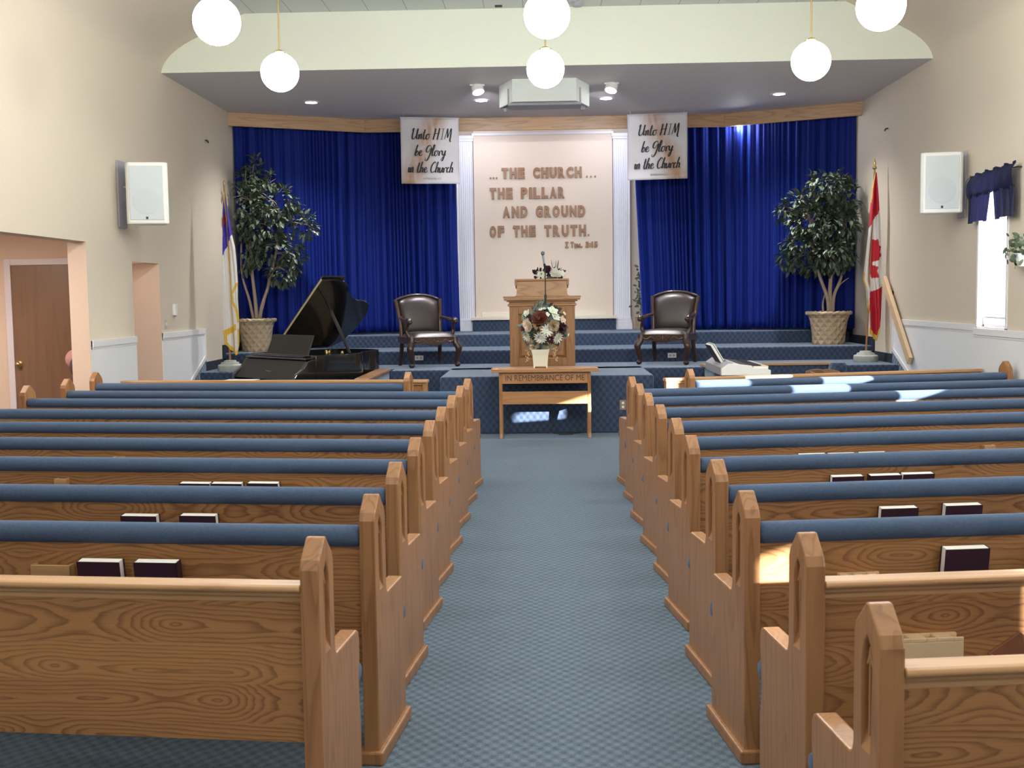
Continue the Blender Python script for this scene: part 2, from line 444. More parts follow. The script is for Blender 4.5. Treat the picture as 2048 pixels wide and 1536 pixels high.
def thin_glass():
    m, nt, N, L, P = newmat('window_glass')
    N.remove(P)
    t = N.new('ShaderNodeBsdfTransparent'); g = N.new('ShaderNodeBsdfGlossy'); g.inputs['Roughness'].default_value = 0.02
    mx = N.new('ShaderNodeMixShader'); mx.inputs[0].default_value = 0.06
    L.new(t.outputs[0], mx.inputs[1]); L.new(g.outputs[0], mx.inputs[2]); L.new(mx.outputs[0], N['Material Output'].inputs[0])
    return m
M_GLASS = thin_glass()

def translucent(name, col, fac):
    m, nt, N, L, P = newmat(name)
    t = N.new('ShaderNodeBsdfTranslucent'); t.inputs[0].default_value = (*col, 1)
    P.inputs['Base Color'].default_value = (*col, 1); P.inputs['Roughness'].default_value = 0.6
    mx = N.new('ShaderNodeMixShader'); mx.inputs[0].default_value = fac
    L.new(P.outputs[0], mx.inputs[1]); L.new(t.outputs[0], mx.inputs[2]); L.new(mx.outputs[0], N['Material Output'].inputs[0])
    return m
M_SLAT = translucent('blind_slat', (0.84, 0.80, 0.74), 0.55)
M_VAL = translucent('valance_cloth', (0.012, 0.014, 0.060), 0.35)
# ================================================================ room shell
XL, XR, XC = -4.85, 4.95, 0.05
Y_REAR, Y_HEAD, Y_BACK = -4.0, 14.56, 20.0
Z_SOF, Z_CEIL = 4.66, 5.385
Z1, Z2, Z3 = 0.734, 0.94, 1.14

def sheet(b, X, ycuts, zcuts, holes):
    """vertical wall sheet in the plane x = X with rectangular holes (y0,y1,z0,z1)"""
    ys = sorted(set(ycuts)); zs = sorted(set(zcuts))
    for y0, y1 in zip(ys, ys[1:]):
        for z0, z1 in zip(zs, zs[1:]):
            ym, zm = (y0 + y1) / 2, (z0 + z1) / 2
            if any(h[0] < ym < h[1] and h[2] < zm < h[3] for h in holes): continue
            b.poly([(X, y0, z0), (X, y1, z0), (X, y1, z1), (X, y0, z1)])
def reveal(b, X, X2, h, sill=True):
    y0, y1, z0, z1 = h
    b.poly([(X, y0, z0), (X2, y0, z0), (X2, y0, z1), (X, y0, z1)])
    b.poly([(X, y1, z0), (X2, y1, z0), (X2, y1, z1), (X, y1, z1)])
    b.poly([(X, y0, z1), (X2, y0, z1), (X2, y1, z1), (X, y1, z1)])
    if sill: b.poly([(X, y0, z0), (X2, y0, z0), (X2, y1, z0), (X, y1, z0)])

def cove_profile(s):
    # wall top -> fillet -> slope to the flat ceiling; s = -1 left, +1 right
    X = XL if s < 0 else XR
    pts = [(X, 4.62)]
    for k in range(1, 9):
        a = k / 8
        # quadratic fillet
        p0, p1, p2 = (0, 4.62), (0, 4.86), (0.40, 5.06)
        x = (1 - a) ** 2 * p0[0] + 2 * a * (1 - a) * p1[0] + a * a * p2[0]
        z = (1 - a) ** 2 * p0[1] + 2 * a * (1 - a) * p1[1] + a * a * p2[1]
        pts.append((X - s * x, z))
    pts.append((X - s * 1.10, Z_CEIL))
    return pts

WIN = [(y - 0.395, y + 0.395, 1.325, 3.0) for y in (12.485, 11.0, 9.5, 8.05, 6.6, 5.1, 3.5, 1.9, 0.24, -1.3)]
WIN[8] = (0.06, 0.42, 1.325, 3.0)  # off-frame window, narrowed to shape its sun patch on the pews
HA = (8.9, 11.93, 0.0, 2.39); HB = (13.27, 14.21, 0.0, 2.22)
# left wall
b = MB()
sheet(b, XL, [Y_REAR, 8.9, 11.93, 13.27, 14.21, Y_HEAD, Y_BACK + 0.4], [0, 2.22, 2.39, 4.62], [HA, HB])
pr = cove_profile(-1)
for (x0, z0), (x1, z1) in zip(pr, pr[1:]):
    b.poly([(x0, Y_REAR, z0), (x0, Y_HEAD, z0), (x1, Y_HEAD, z1), (x1, Y_REAR, z1)])
b.poly([(XL, Y_HEAD, 4.62), (XL, Y_BACK + .4, 4.62), (XL, Y_BACK + .4, 4.8), (XL, Y_HEAD, 4.8)])
b.mi = 1
reveal(b, XL, XL - 0.2, HA, False)
reveal(b, XL, XL - 0.6, HB, False)
b.poly([(XL - .6, 13.27, 0), (XL - .6, 14.21, 0), (XL - .6, 14.21, 2.22), (XL - .6, 13.27, 2.22)])
b.mi = 0
wl = b.build('wall_left', [M_WALL, M_WALLP], weld=True); tag(wl, kind='structure')
bm_ = wl.data; bm_.shade_smooth(); bm_.set_sharp_from_angle(angle=R(28))
# right wall, nearer half stands 3 cm proud of the far half
b = MB()
XR2 = XR - 0.03
sheet(b, XR2, [Y_REAR, 12.94] + [a for w in WIN for a in w[:2]], [0, 1.325, 3.0, 4.62], WIN)
b.poly([(XR2, 12.94, 0), (XR, 12.94, 0), (XR, 12.94, 4.62), (XR2, 12.94, 4.62)])
sheet(b, XR, [12.94, Y_HEAD, Y_BACK + 0.4], [0, 4.62], [])
for w in WIN: reveal(b, XR2, XR + 0.16, w)
pr = cove_profile(1)
b.poly([(XR2, Y_REAR, 4.62), (XR, Y_REAR, 4.62), (XR, 12.94, 4.62), (XR2, 12.94, 4.62)])
for (x0, z0), (x1, z1) in zip(pr, pr[1:]):
    b.poly([(x0, Y_REAR, z0), (x0, Y_HEAD, z0), (x1, Y_HEAD, z1), (x1, Y_REAR, z1)])
b.poly([(XR, Y_HEAD, 4.62), (XR, Y_BACK + .4, 4.62), (XR, Y_BACK + .4, 4.8), (XR, Y_HEAD, 4.8)])
wr = b.build('wall_right', M_WALL, weld=True); tag(wr, kind='structure')
wr.data.shade_smooth(); wr.data.set_sharp_from_angle(angle=R(28))
# rear wall
b = MB(); b.poly([(XL, Y_REAR, 0), (XR, Y_REAR, 0), (XR, Y_REAR, 5.5), (XL, Y_REAR, 5.5)])
tag(b.build('wall_rear', M_WALL), kind='structure')
# flat tiled ceiling
b = MB(); b.poly([(XL + 1.10, Y_REAR, Z_CEIL), (XR - 1.10, Y_REAR, Z_CEIL), (XR - 1.10, Y_HEAD, Z_CEIL), (XL + 1.10, Y_HEAD, Z_CEIL)])
tag(b.build('ceiling', M_CEIL), kind='structure')
# header face over the platform (fascia) with the cove outline, and the lower ceiling behind it
b = MB()
outl = cove_profile(-1)
outr = cove_profile(1)
poly = [(XL, Z_SOF)] + [p for p in outl if p[1] > Z_SOF] + [p for p in reversed(outr) if p[1] > Z_SOF] + [(XR, Z_SOF)]
b.poly([(x, Y_HEAD, z) for x, z in poly])
tag(b.build('wall_header', M_FASC), kind='structure')
b = MB()
b.poly([(XL, Y_HEAD, Z_SOF), (XR, Y_HEAD, Z_SOF), (XR, Y_BACK + .4, Z_SOF), (XL, Y_BACK + .4, Z_SOF)])
tag(b.build('ceiling_platform', M_SOFF), kind='structure')
# far wall with the raised cream panel
b = MB(); b.poly([(XL, Y_BACK + .05, 0), (XR, Y_BACK + .05, 0), (XR, Y_BACK + .05, Z_SOF), (XL, Y_BACK + .05, Z_SOF)])
tag(b.build('wall_front', M_CREAM), kind='structure')
b = MB(); b.box(-1.175, 1.25, Y_BACK - 0.1, Y_BACK + .06, 1.36, Z_SOF)
tag(b.build('wall_panel', M_CREAM, bevel=0.008), kind='structure')
b = MB(); b.box(-1.20, 1.275, Y_BACK - 0.14, Y_BACK - .08, 4.545, 4.59)
tag(b.build('trim_panel_top', M_WHITE, bevel=0.006), kind='structure')

# floors
b = MB(); b.poly([(-8, Y_REAR, 0), (XR + .2, Y_REAR, 0), (XR + .2, 16.2, 0), (-8, 16.2, 0)])
tag(b.build('floor', M_CARPET), kind='structure')
b = MB()
b.box(-1.31, 1.40, 14.25, 16.0, 0, Z1)                 # rounded-forward tongue
b.box(-2.13, 2.23, 15.65, 16.05, 0, Z1)
b.box(XL, XR, 16.0, 17.05, 0, Z1)
b.box(XL, -3.95, 15.72, 16.05, 0, Z1)
b.box(4.10, XR, 15.72, 16.05, 0, Z1)
pl = b.build('floor_platform', M_CARPET2, bevel=0.02); tag(pl, kind='structure')
b = MB(); b.box(XL, XR, 17.0, 18.3, 0.3, Z2)
tag(b.build('floor_platform_second_step', M_CARPET2, bevel=0.02), kind='structure')
b = MB(); b.box(XL, XR, 18.25, Y_BACK + .05, 0.3, Z3)
tag(b.build('floor_platform_top_step', M_CARPET2, bevel=0.02), kind='structure')
b = MB(); b.box(-1.225, 1.29, 19.75, Y_BACK - .05, Z3 - .05, 1.335)
tag(b.build('floor_panel_plinth', M_CARPET2, bevel=0.015), kind='structure')
b = MB(); b.box(-1.245, 1.31, 19.72, Y_BACK - .05, 1.335, 1.39); b.box(-1.07, 1.13, 19.82, Y_BACK - .05, 1.39, 1.465)
tag(b.build('trim_panel_sill', mat('cream_sill', (0.74, 0.70, 0.60), 0.5), bevel=0.008), kind='structure')
# side stairs up to the platform
for s, xa, xb in ((-1, XL, -3.95), (1, 4.10, XR)):
    b = MB()
    for i, (ya, z) in enumerate(((14.55, 0.184), (14.94, 0.367), (15.33, 0.55))):
        b.box(xa, xb, ya, 15.74, 0.0 if i == 0 else z - 0.19, z)
    tag(b.build('floor_side_stairs', M_CARPET2, bevel=0.015), kind='structure')
# carpet skirting that steps with the platform along both walls
for nm, xa, xb in (('baseboard_left', XL, XL + .015), ('baseboard_right', XR - .015, XR)):
    b = MB()
    for ya, yb, za, zb in ((16.02, 17.0, Z1, Z1 + .13), (16.90, 18.25, Z1 + .1, Z2 + .13), (18.1, Y_BACK, Z2 + .1, Z3 + .13)):
        b.box(xa, xb, ya, yb, za, zb)
    tag(b.build(nm, mat('dark_skirting', (0.012, 0.018, 0.035), 0.9)), kind='structure')
# carpet stringer beside the stairs
for nm, xa, xb in (('trim_stringer_left', XL, XL + .012), ('trim_stringer_right', XR - .012, XR)):
    b = MB()
    b.prism([(15.40, 0.55), (16.05, 0.70), (16.05, 0.90), (15.97, 0.90), (15.40, 0.66), (14.5, 0.24), (14.5, 0.0), (14.9, 0.18)], lambda y, z: (xa, y, z), lambda y, z: (xb, y, z))
    tag(b.build(nm, M_CARPET2), kind='structure')

# white bead-board dado with its cap rail
def dado(nm, X, s, segs):
    b = MB(); t = 0.018 * s
    for pts in segs:
        b.prism(pts, lambda y, z: (X, y, z), lambda y, z: (X - t, y, z))
    o = b.build(nm, M_BEAD); tag(o, kind='structure')
def cap(nm, X, s, runs):
    b = MB()
    for (y0, y1, z) in runs:
        xa, xb = sorted((X, X - 0.032 * s))
        b.box(xa, xb, y0, y1, z - 0.075, z)
        xa, xb = sorted((X, X - 0.022 * s))
        b.box(xa, xb, y0, y1, z - 0.10, z - 0.075)
    tag(b.build(nm, M_WHITE, bevel=0.004), kind='structure')
dado('wall_left_dado', XL, -1, [[(11.95, 0), (13.27, 0), (13.27, 1.33), (11.95, 1.33)], [(14.21, 0), (14.5, 0), (14.5, 0.24), (15.40, 0.66), (15.97, 0.90), (15.97, 1.34), (14.21, 1.34)], [(2, 0), (8.9, 0), (8.9, 1.33), (2, 1.33)]])
cap('trim_left_rail', XL, -1, [(11.95, 13.27, 1.335), (14.21, 16.0, 1.345), (2, 8.9, 1.335)])
dado('wall_right_dado', XR, 1, [[(12.94, 0), (14.5, 0), (14.5, 0.24), (15.40, 0.66), (15.97, 0.90), (15.97, 1.35), (12.94, 1.35)]])
dado('wall_right_dado_near', XR2, 1, [[(Y_REAR, 0), (12.94, 0), (12.94, 1.31), (Y_REAR, 1.31)]])
cap('trim_right_rail', XR, 1, [(12.94, 16.0, 1.36)])
cap('trim_right_rail_near', XR2, 1, [(Y_REAR, 12.94, 1.32)])
for nm, X, s in (('trim_left_dado_end', XL, -1), ('trim_right_dado_end', XR, 1)):
    b = MB()
    xa, xb = sorted((X, X - 0.03 * s))
    b.box(xa, xb, 15.95, 16.0, 0.90, 1.345)
    b.prism([(15.40, 0.66), (15.97, 0.90), (15.97, 0.96), (15.38, 0.715), (14.5, 0.29), (14.5, 0.24)], lambda y, z: (xa, y, z), lambda y, z: (xb, y, z))
    tag(b.build(nm, M_WHITE), kind='structure')

# ---- side room seen through the big opening on the left
b = MB()
x0, x1, y0, y1, z1 = -7.9, XL - 0.2, 7.4, 12.85, 2.7
b.poly([(x0, y0, 0), (x0, y1, 0), (x0, y1, z1), (x0, y0, z1)])
b.poly([(x0, y1, 0), (x1, y1, 0), (x1, y1, z1), (x0, y1, z1)])
b.poly([(x0, y0, 0), (x1, y0, 0), (x1, y0, z1), (x0, y0, z1)])
b.poly([(x0, y0, z1), (x1, y0, z1), (x1, y1, z1), (x0, y1, z1)])
sheet(b, XL - 0.2, [y0, 8.9, 11.93, y1], [0, 2.39, z1], [HA])
tag(b.build('wall_side_room', M_WALLP), kind='structure')
d = bpy.data.objects.new('door_1', None); link(d); d.location = (-6.10, 12.85, 0); tag(d, kind='structure')
b = MB(); b.box(0, 0.92, -0.02, 0.0, 0.01, 2.18)
b.build('door_leaf', wood('door_veneer', (0.225, 0.125, 0.075), (0.135, 0.070, 0.040), 'z', along=0.3, across=6, rings=5, contrast=0.25), d)
b = MB(); b.box(-0.075, 0.0, -0.035, 0, 0, 2.255); b.box(0.92, 1.0, -0.035, 0, 0, 2.255); b.box(0, 0.92, -0.035, 0, 2.18, 2.255)
b.build('door_frame', mat('lilac_white_trim', (0.66, 0.60, 0.64), 0.5), d, bevel=0.005)
b = MB(); Mk = Matrix.Translation((0.055, -0.02, 1.045)) @ Matrix.Rotation(R(90), 4, 'X')
b.lathe([(0.034, 0), (0.034, 0.006), (0.012, 0.012), (0.012, 0.035), (0.026, 0.045), (0.031, 0.06), (0.022, 0.074), (0.005, 0.078)], (0, 0, 0), 20, Mk)
b.build('door_knob', M_BRASS, d, smooth=50)

# ---- windows on the right
for i, w in enumerate(WIN):
    y0, y1, z0, z1 = w
    e = bpy.data.objects.new('window_%d' % (i + 1), None); link(e); e.location = (XR2, (y0 + y1) / 2, z0); tag(e, kind='structure')
    hw = (y1 - y0) / 2; H_ = z1 - z0
    b = MB()
    for (a, c_, d_, f) in ((-hw, -hw + .04, 0, H_), (hw - .04, hw, 0, H_), (-hw, hw, 0, .04), (-hw, hw, H_ - .04, H_)):
        b.box(0.06, 0.14, a, c_, d_, f)
    for (a, c_, d_, f) in ((-hw - .03, -hw + .012, -.02, H_ + .03), (hw - .012, hw + .03, -.02, H_ + .03), (-hw - .03, hw + .03, -.02, .012)):
        b.box(-0.012, 0.05, a, c_, d_, f)
    b.build('window_frame', M_WHITE, e, bevel=0.004)
    b = MB(); b.box(0.10, 0.106, -hw + .035, hw - .035, .035, H_ - .035)
    b.build('window_pane', M_GLASS, e)
    # slatted blind; off-frame ones added, their heights set to limit the sun patches
    zo = (0.12, 0.03, 0.53, 0.72, 0.05, 0.05, 0.03, 0.03, 0.70, 0.03)[i]
    b = MB()
    for k in range(int((H_ - .03 - zo) / .0265)):
        z = zo + .02 + k * .0265; a_ = R(-66); dx, dz = .0155 * math.cos(a_), .0155 * math.sin(a_)
        b.poly([(.040 - dx, -hw + .05, z - dz), (.040 + dx, -hw + .05, z + dz), (.040 + dx, hw - .05, z + dz), (.040 - dx, hw - .05, z - dz)])
    b.build('blind_slats', M_SLAT, e, recalc=False)
    b = MB(); b.box(.028, .052, -hw + .045, hw - .045, zo - .012, zo + .008); b.box(.02, .065, -hw + .045, hw - .045, H_ - .065, H_ - .04)
    b.build('blind_rails', M_WHITE, e)

# ---- pilasters beside the cream panel
for i, (xa, xb) in enumerate(((-1.475, -1.185), (1.26, 1.55))):
    e = bpy.data.objects.new('trim_pilaster', None); link(e); e.location = ((xa + xb) / 2, 19.86, Z3); tag(e, kind='structure')
    hw = (xb - xa) / 2; H_ = 3.41
    b = MB()
    # fluted shaft: saw-tooth plan of rounded flutes
    pts = []
    nfl = 7; wv = (2 * hw - 0.03) / nfl
    pts.append((-hw, 0.12)); pts.append((-hw, 0.0))
    for k in range(nfl):
        xs = -hw + 0.015 + k * wv
        for t in range(1, 7):
            a = t / 7
            pts.append((xs + wv * (0.12 + 0.76 * a), 0.016 * math.sin(PI * a)))
    pts.append((hw, 0.0)); pts.append((hw, 0.12))
    b.prism(pts, lambda x, y: (x, y, 0.22), lambda x, y: (x, y, H_ - 0.1))
    b.build('shaft', M_PIL, e)
    b = MB()
    b.box(-hw - .03, hw + .03, -.035, .12, 0, .12); b.box(-hw - .02, hw + .02, -.025, .12, .12, .17); b.box(-hw - .01, hw + .01, -.015, .12, .17, .22)
    b.build('base', M_PIL, e, bevel=0.008)
    b = MB(); b.box(-hw - .012, hw + .012, -.018, .12, H_ - .1, H_ - .06); b.box(-hw - .025, hw + .025, -.03, .12, H_ - .06, H_)
    b.build('capital', M_PIL, e, bevel=0.006)

# ---- oak fascia boards that hide the curtain track
def board(nm, p, q, z0, z1, t, m):
    p = Vector((*p, 0)); q = Vector((*q, 0)); L_ = (q - p).length
    e = MB(); e.box(0, L_, 0, t, z0, z1)
    o = e.build(nm, m, bevel=0.006); o.location = p; o.rotation_euler = (0, 0, math.atan2(q.y - p.y, q.x - p.x))
    return tag(o, kind='structure')
board('trim_valance_left', (XL, 17.62), (-2.87, 18.59), 4.45, Z_SOF, .05, M_OAKV)
board('trim_valance_middle', (-2.90, 18.60), (3.02, 18.66), 4.45, Z_SOF, .05, M_OAKV)
board('trim_valance_right', (2.99, 18.64), (XR, 17.70), 4.45, Z_SOF, .05, M_OAKV)

# ---- half walls with oak caps around the two music pits
def pit(nm, x0, x1, y0, y1):
    e = bpy.data.objects.new(nm, None); link(e); tag(e, kind='structure')
    b = MB(); b.box(x0 + .01, x1 - .01, y0 + .01, y1, 0, Z1 - .005); b.build('half_wall', M_CARPET2, e)
    b = MB(); b.box(x0 - .01, x1 + .01, y0 - .01, y1, Z1 - .005, Z1 + .03); 
    o = b.build('oak_cap', wood('oak_cap_wood', (0.44, 0.24, 0.11), (0.22, 0.10, 0.04), 'y', along=.6, across=8, rings=6, contrast=.5), e, bevel=.006)
pit('trim_pit_left', -2.31, -2.14, 13.75, 15.66)
pit('trim_pit_right', 2.24, 2.41, 13.9, 15.9)
e = bpy.data.objects.new('trim_pit_back', None); link(e); tag(e, kind='structure')
b = MB(); b.box(2.24, 4.10, 15.90, 15.99, 0, Z1 - .005); b.build('half_wall', M_CARPET2, e)
b = MB(); b.box(2.24, 4.10, 15.88, 16.02, Z1 - .005, Z1 + .03); b.build('oak_cap', M_OAKV, e, bevel=.006)
e = bpy.data.objects.new('trim_pit_corner', None); link(e); tag(e, kind='structure')
b = MB(); b.lathe([(0.13, 0), (0.13, Z1 - .02), (0.10, Z1 + .03), (0.02, Z1 + .035)], (4.12, 15.8, 0), 20)
b.build('carpeted_post', M_CARPET2, e, smooth=40)
# ================================================================ pews
END = [(-.078, 0.0), (-.078, .925), (-.066, .955), (-.004, 1.014), (.014, 1.014), (.075, .955), (.088, .925), (.088, .640), (.094, .622), (.110, .614),
       (.350, .614), (.372, .606), (.382, .585), (.382, .52), (.372, .47), (.366, .42), (.370, .36), (.382, .30), (.382, 0.0)]
HOLE = [(-.024, .655), (-.024, .872), (-.021, .894), (-.012, .916), (.004, .932), (.020, .916), (.029, .894), (.032, .872), (.032, .655)]

def end_mesh(b, s, u0, u1, face_out):
    """pew end between u0 and u1; carved recess on the face that looks out (face_out = -1: at u0, +1: at u1)"""
    D = 0.022
    uf, ub = (u0, u1) if face_out < 0 else (u1, u0)
    ud = uf + D * (1 if face_out < 0 else -1)
    def P(u, q): return (s * u, q[0], q[1])
    n = len(END); nh = len(HOLE)
    A = [b.v(P(uf, q)) for q in END]; B = [b.v(P(ub, q)) for q in END]
    H = [b.v(P(uf, q)) for q in HOLE]
    hi = [((q[0] - .004) * .90 + .004, q[1]) for q in HOLE]
    hi[0] = (hi[0][0], .700); hi[-1] = (hi[-1][0], .700)      # sloped sill
    G = [b.v(P(ud, q)) for q in hi]
    for i in range(n):
        b.face([A[i], A[(i + 1) % n], B[(i + 1) % n], B[i]])
    b.face(B)
    vs = A + H
    loops = [[Vector((q[0], q[1], 0)) for q in END], [Vector((q[0], q[1], 0)) for q in HOLE]]
    for t in tessellate_polygon(loops):
        b.face([vs[k] for k in t])
    for i in range(nh):
        b.face([H[i], H[(i + 1) % nh], G[(i + 1) % nh], G[i]])
    b.face(G)
    return ud

def tracery(b, s, ud, face_out):
    """slim mullion and small trefoil head standing in the recess"""
    h = -0.014 if face_out < 0 else 0.014
    def bar(q):
        b.prism(q, lambda y, z: (s * ud, y, z), lambda y, z: (s * (ud + h), y, z))
    bar([(0.000, .69), (0.008, .69), (0.008, .872), (0.000, .872)])
    bar([(-.016, .862), (-.010, .858), (.004, .878), (.018, .858), (.024, .862), (.012, .884), (.006, .906), (.002, .906), (-.004, .884)])

def upholstery_roll(b, s, u0, u1, yc, zc, ry, rz, seg=20):
    rings = []
    us = [u0, u0 + .006, u0 + .02] + [u0 + .02 + (u1 - u0 - .04) * k / 30 for k in range(1, 30)] + [u1 - .02, u1 - .006, u1]
    for i, u in enumerate(us):
        k = 1.0
        if i == 0 or i == len(us) - 1: k = .80
        elif i == 1 or i == len(us) - 2: k = .95
        w = 1 + 0.012 * math.sin(u * 9.1) * math.sin(u * 3.7)
        rings.append([b.v((s * u, yc + ry * k * w * math.cos(2 * PI * j / seg), zc + rz * k * w * math.sin(2 * PI * j / seg))) for j in range(seg)])
    for p, q in zip(rings, rings[1:]):
        for j in range(seg): b.face([p[j], p[(j + 1) % seg], q[(j + 1) % seg], q[j]])
    b.face(rings[0]); b.face(rings[-1])

def make_pew(s, L_, top, label, rack=True):
    t = thing('pew', label, 'pew')
    for u0, u1, fo in ((-.03, .03, -1), (L_ - .03, L_ + .03, 1)):
        b = MB(); ud = end_mesh(b, s, u0, u1, fo)
        e = b.build('pew_end', M_OAKE, t, bevel=0.006)
        b = MB(); tracery(b, s, ud, fo); b.build('tracery', M_OAKE, e)
        b = MB(); xa, xb = sorted((s * (u0 - .018), s * (u1 + .018))); b.box(xa, xb, -.098, .402, 0, .052)
        b.build('plinth', M_OAKE, e, bevel=0.008)
    a, c_ = .03, L_ - .03
    xa, xb = sorted((s * a, s * c_))
    b = MB(); b.box(xa, xb, -.052, -.028, .377, .845); b.build('back_panel', M_OAKX, t)
    b = MB(); b.box(xa, xb, -.030, .385, .395, .425); b.box(xa, xb, .30, .325, .30, .395); b.build('seat_board', M_OAKR, t)
    b = MB(); upholstery_roll(b, s, a + .004, c_ - .004, .205, .452, .226, .040); upholstery_roll(b, s, -.026, L_ + .026, .392, .452, .036, .034, 14); b.build('seat_cushion', M_BLUE, t, smooth=180)
    b = MB(); b.box(xa, xb, -.028, .012, .47, .80); b.build('back_pad', M_BLUE, t, bevel=.012)
    if top == 'roll':
        b = MB(); upholstery_roll(b, s, a + .002, c_ - .002, -.030, .860, .046, .042); b.build('padded_top_roll', M_BLUE, t, smooth=180)
    else:
        b = MB()
        pr_ = [(-.088, .862), (-.086, .872), (-.076, .879), (-.01, .879), (.002, .872), (.002, .856), (-.028, .848), (-.060, .842), (-.064, .830), (-.064, .815), (-.054, .812), (-.054, .80), (-.028, .80), (-.028, .838), (-.074, .848), (-.086, .853)]
        pr_ = [(-.086, .866), (-.083, .875), (-.074, .879), (-.01, .879), (.006, .872), (.006, .860), (-.028, .852), (-.028, .82), (-.054, .82), (-.054, .836), (-.061, .840), (-.061, .850), (-.074, .857), (-.083, .859)]
        b.prism(pr_, lambda y, z: (xa, y, z), lambda y, z: (xb, y, z))
        b.build('top_rail', M_OAKR, t, bevel=.003)
    if rack:
        b = MB(); xa, xb = sorted((s * .62, s * 1.36))
        b.box(xa, xb, -.135, -.052, .555, .570); b.box(xa, xb, -.137, -.125, .540, .640)
        b.box(xa, xa + .015, -.125, -.052, .57, .68); b.box(xb - .015, xb, -.125, -.052, .57, .68)
        b.build('book_rack', M_OAKR, t, bevel=.003)
    return t

def card_holder(pew, s, u, z, w=.16, h=.09, pale=False):
    b = MB(); xa, xb = s * u - w / 2, s * u + w / 2
    b.box(xa, xb, -.092, -.078, z - h, z); b.box(xa, xa + .012, -.078, -.052, z - h, z); b.box(xb - .012, xb, -.078, -.052, z - h, z)
    b.box(xa, xb, -.078, -.052, z - h, z - h + .012)
    return b.build('card_holder', M_OAKR, pew, bevel=.002)

def cup_holder(pew, s, u, z, w=.21, h=.085):
    """block with small round cup holes along its top edge"""
    b = MB(); xa = s * u - w / 2
    b.box(xa, xa + w, -.110, -.052, z - h, z - .012)
    n = 3; step = w / n
    for k in range(n):                       # top plate pieces leave round-looking gaps
        b.box(xa + k * step, xa + k * step + step * .62, -.110, -.052, z - .012, z)
        b.box(xa + k * step + step * .62, xa + (k + 1) * step, -.064, -.052, z - .012, z)
        b.box(xa + k * step + step * .62, xa + (k + 1) * step, -.110, -.102, z - .012, z)
    return b.build('cup_holder', M_PINE, pew, bevel=.002)

def envelope_box(pew, s, u, z):
    b = MB(); w = .2; x0 = s * u - w / 2
    house = [(x0, z - .14), (x0 + w, z - .14), (x0 + w, z - .035), (x0 + w * .5, z + .03), (x0, z - .035)]
    b.prism(house, lambda x, q: (x, -.052, q), lambda x, q: (x, -.062, q))
    b.prism([(x0, z - .14), (x0 + w, z - .14), (x0 + w, z - .06), (x0, z - .06)], lambda x, q: (x, -.12, q), lambda x, q: (x, -.128, q))
    b.box(x0, x0 + .01, -.12, -.06, z - .14, z - .035); b.box(x0 + w - .01, x0 + w, -.12, -.06, z - .14, z - .035); b.box(x0, x0 + w, -.12, -.06, z - .14, z - .13)
    return b.build('envelope_box', mat('red_brown_wood', (0.22, 0.085, 0.04), 0.45, noise=.2, nscale=20), pew, bevel=.002)

ORD = ['', 'first', 'second', 'third', 'fourth', 'fifth', 'sixth', 'seventh', 'eighth', 'ninth']
LEFT = {1: (-.712, 3.426), 2: (-.652, 4.175), 3: (-.668, 4.998), 4: (-.676, 5.876), 5: (-.681, 6.697), 6: (-.685, 7.530), 7: (-.685, 8.407), 8: (-.687, 9.300), 9: (-.680, 10.09)}
RIGHT = {0: (.793, 2.640), 1: (.807, 3.433), 2: (.755, 4.180), 3: (.771, 4.988), 4: (.768, 5.850), 5: (.790, 6.689), 6: (.781, 7.525), 7: (.785, 8.425), 8: (.796, 9.320), 9: (.798, 10.13)}
LEN = 3.96
def lab(s, k):
    side = 'left' if s < 0 else 'right'
    if s < 0 and k == 1: return 'oak pew with bare wooden back rail, nearest pew left of the aisle'
    if s > 0 and k == 0: return 'oak pew with bare wooden back rail, nearest pew right of the aisle'
    if s > 0 and k == 1: return 'oak pew with bare back rail and house-shaped envelope box, second nearest right of the aisle'
    n = k - 1
    if k == 9: return 'oak pew with blue padded top, %s of aisle, directly behind the short front pew' % side
    return 'oak pew with blue padded top, %s block, %s blue-topped row from the camera' % (side, ORD[n])
PEW = {}
protos = {}
for s, rows in ((-1, LEFT), (1, RIGHT)):
    for k in sorted(rows, reverse=True):
        top = 'rail' if (s < 0 and k == 1) or (s > 0 and k < 2) else 'roll'
        key = (s, top)
        if key not in protos:
            t = make_pew(s, LEN, top, lab(s, k), rack=(top == 'roll')); protos[key] = t
        else:
            t = copy_tree(protos[key]); t['label'] = lab(s, k)
        m = (.085 + .008 * k) if s < 0 else (.105 + .007 * k)
        t.location = (rows[k][0], rows[k][1], 0); t.rotation_euler = (0, 0, s * math.atan(m))
        t['group'] = 'oak pews left of the aisle' if s < 0 else 'oak pews right of the aisle'
        PEW[(s, k)] = t
for s, x, y, L_, m, lb in ((-1, -1.341, 11.129, 3.38, .150, 'short blue-padded front pew on the left, behind the oak front screen'), (1, 1.446, 11.085, 3.40, .195, 'short blue-padded front pew on the right with sunlit padding')):
    t = make_pew(s, L_, 'roll', lb, rack=False)
    t.location = (x, y, 0); t.rotation_euler = (0, 0, s * math.atan(m))
    t['group'] = 'short front pews'
    PEW[(s, 10)] = t
# parts that only some pews carry
card_holder(PEW[(-1, 2)], -1, 1.25, .742)
for k in (3, 4, 5, 6): card_holder(PEW[(-1, k)], -1, 1.97, .788, w=.07, h=.12)
cup_holder(PEW[(1, 1)], 1, .325, .702, w=.25)
envelope_box(PEW[(1, 1)], 1, .655, .665)
cup_holder(PEW[(1, 2)], 1, .41, .704, w=.16)
card_holder(PEW[(1, 5)], 1, 1.93, .806, w=.07, h=.12)
card_holder(PEW[(1, 4)], 1, 2.25, .79, w=.07, h=.12)

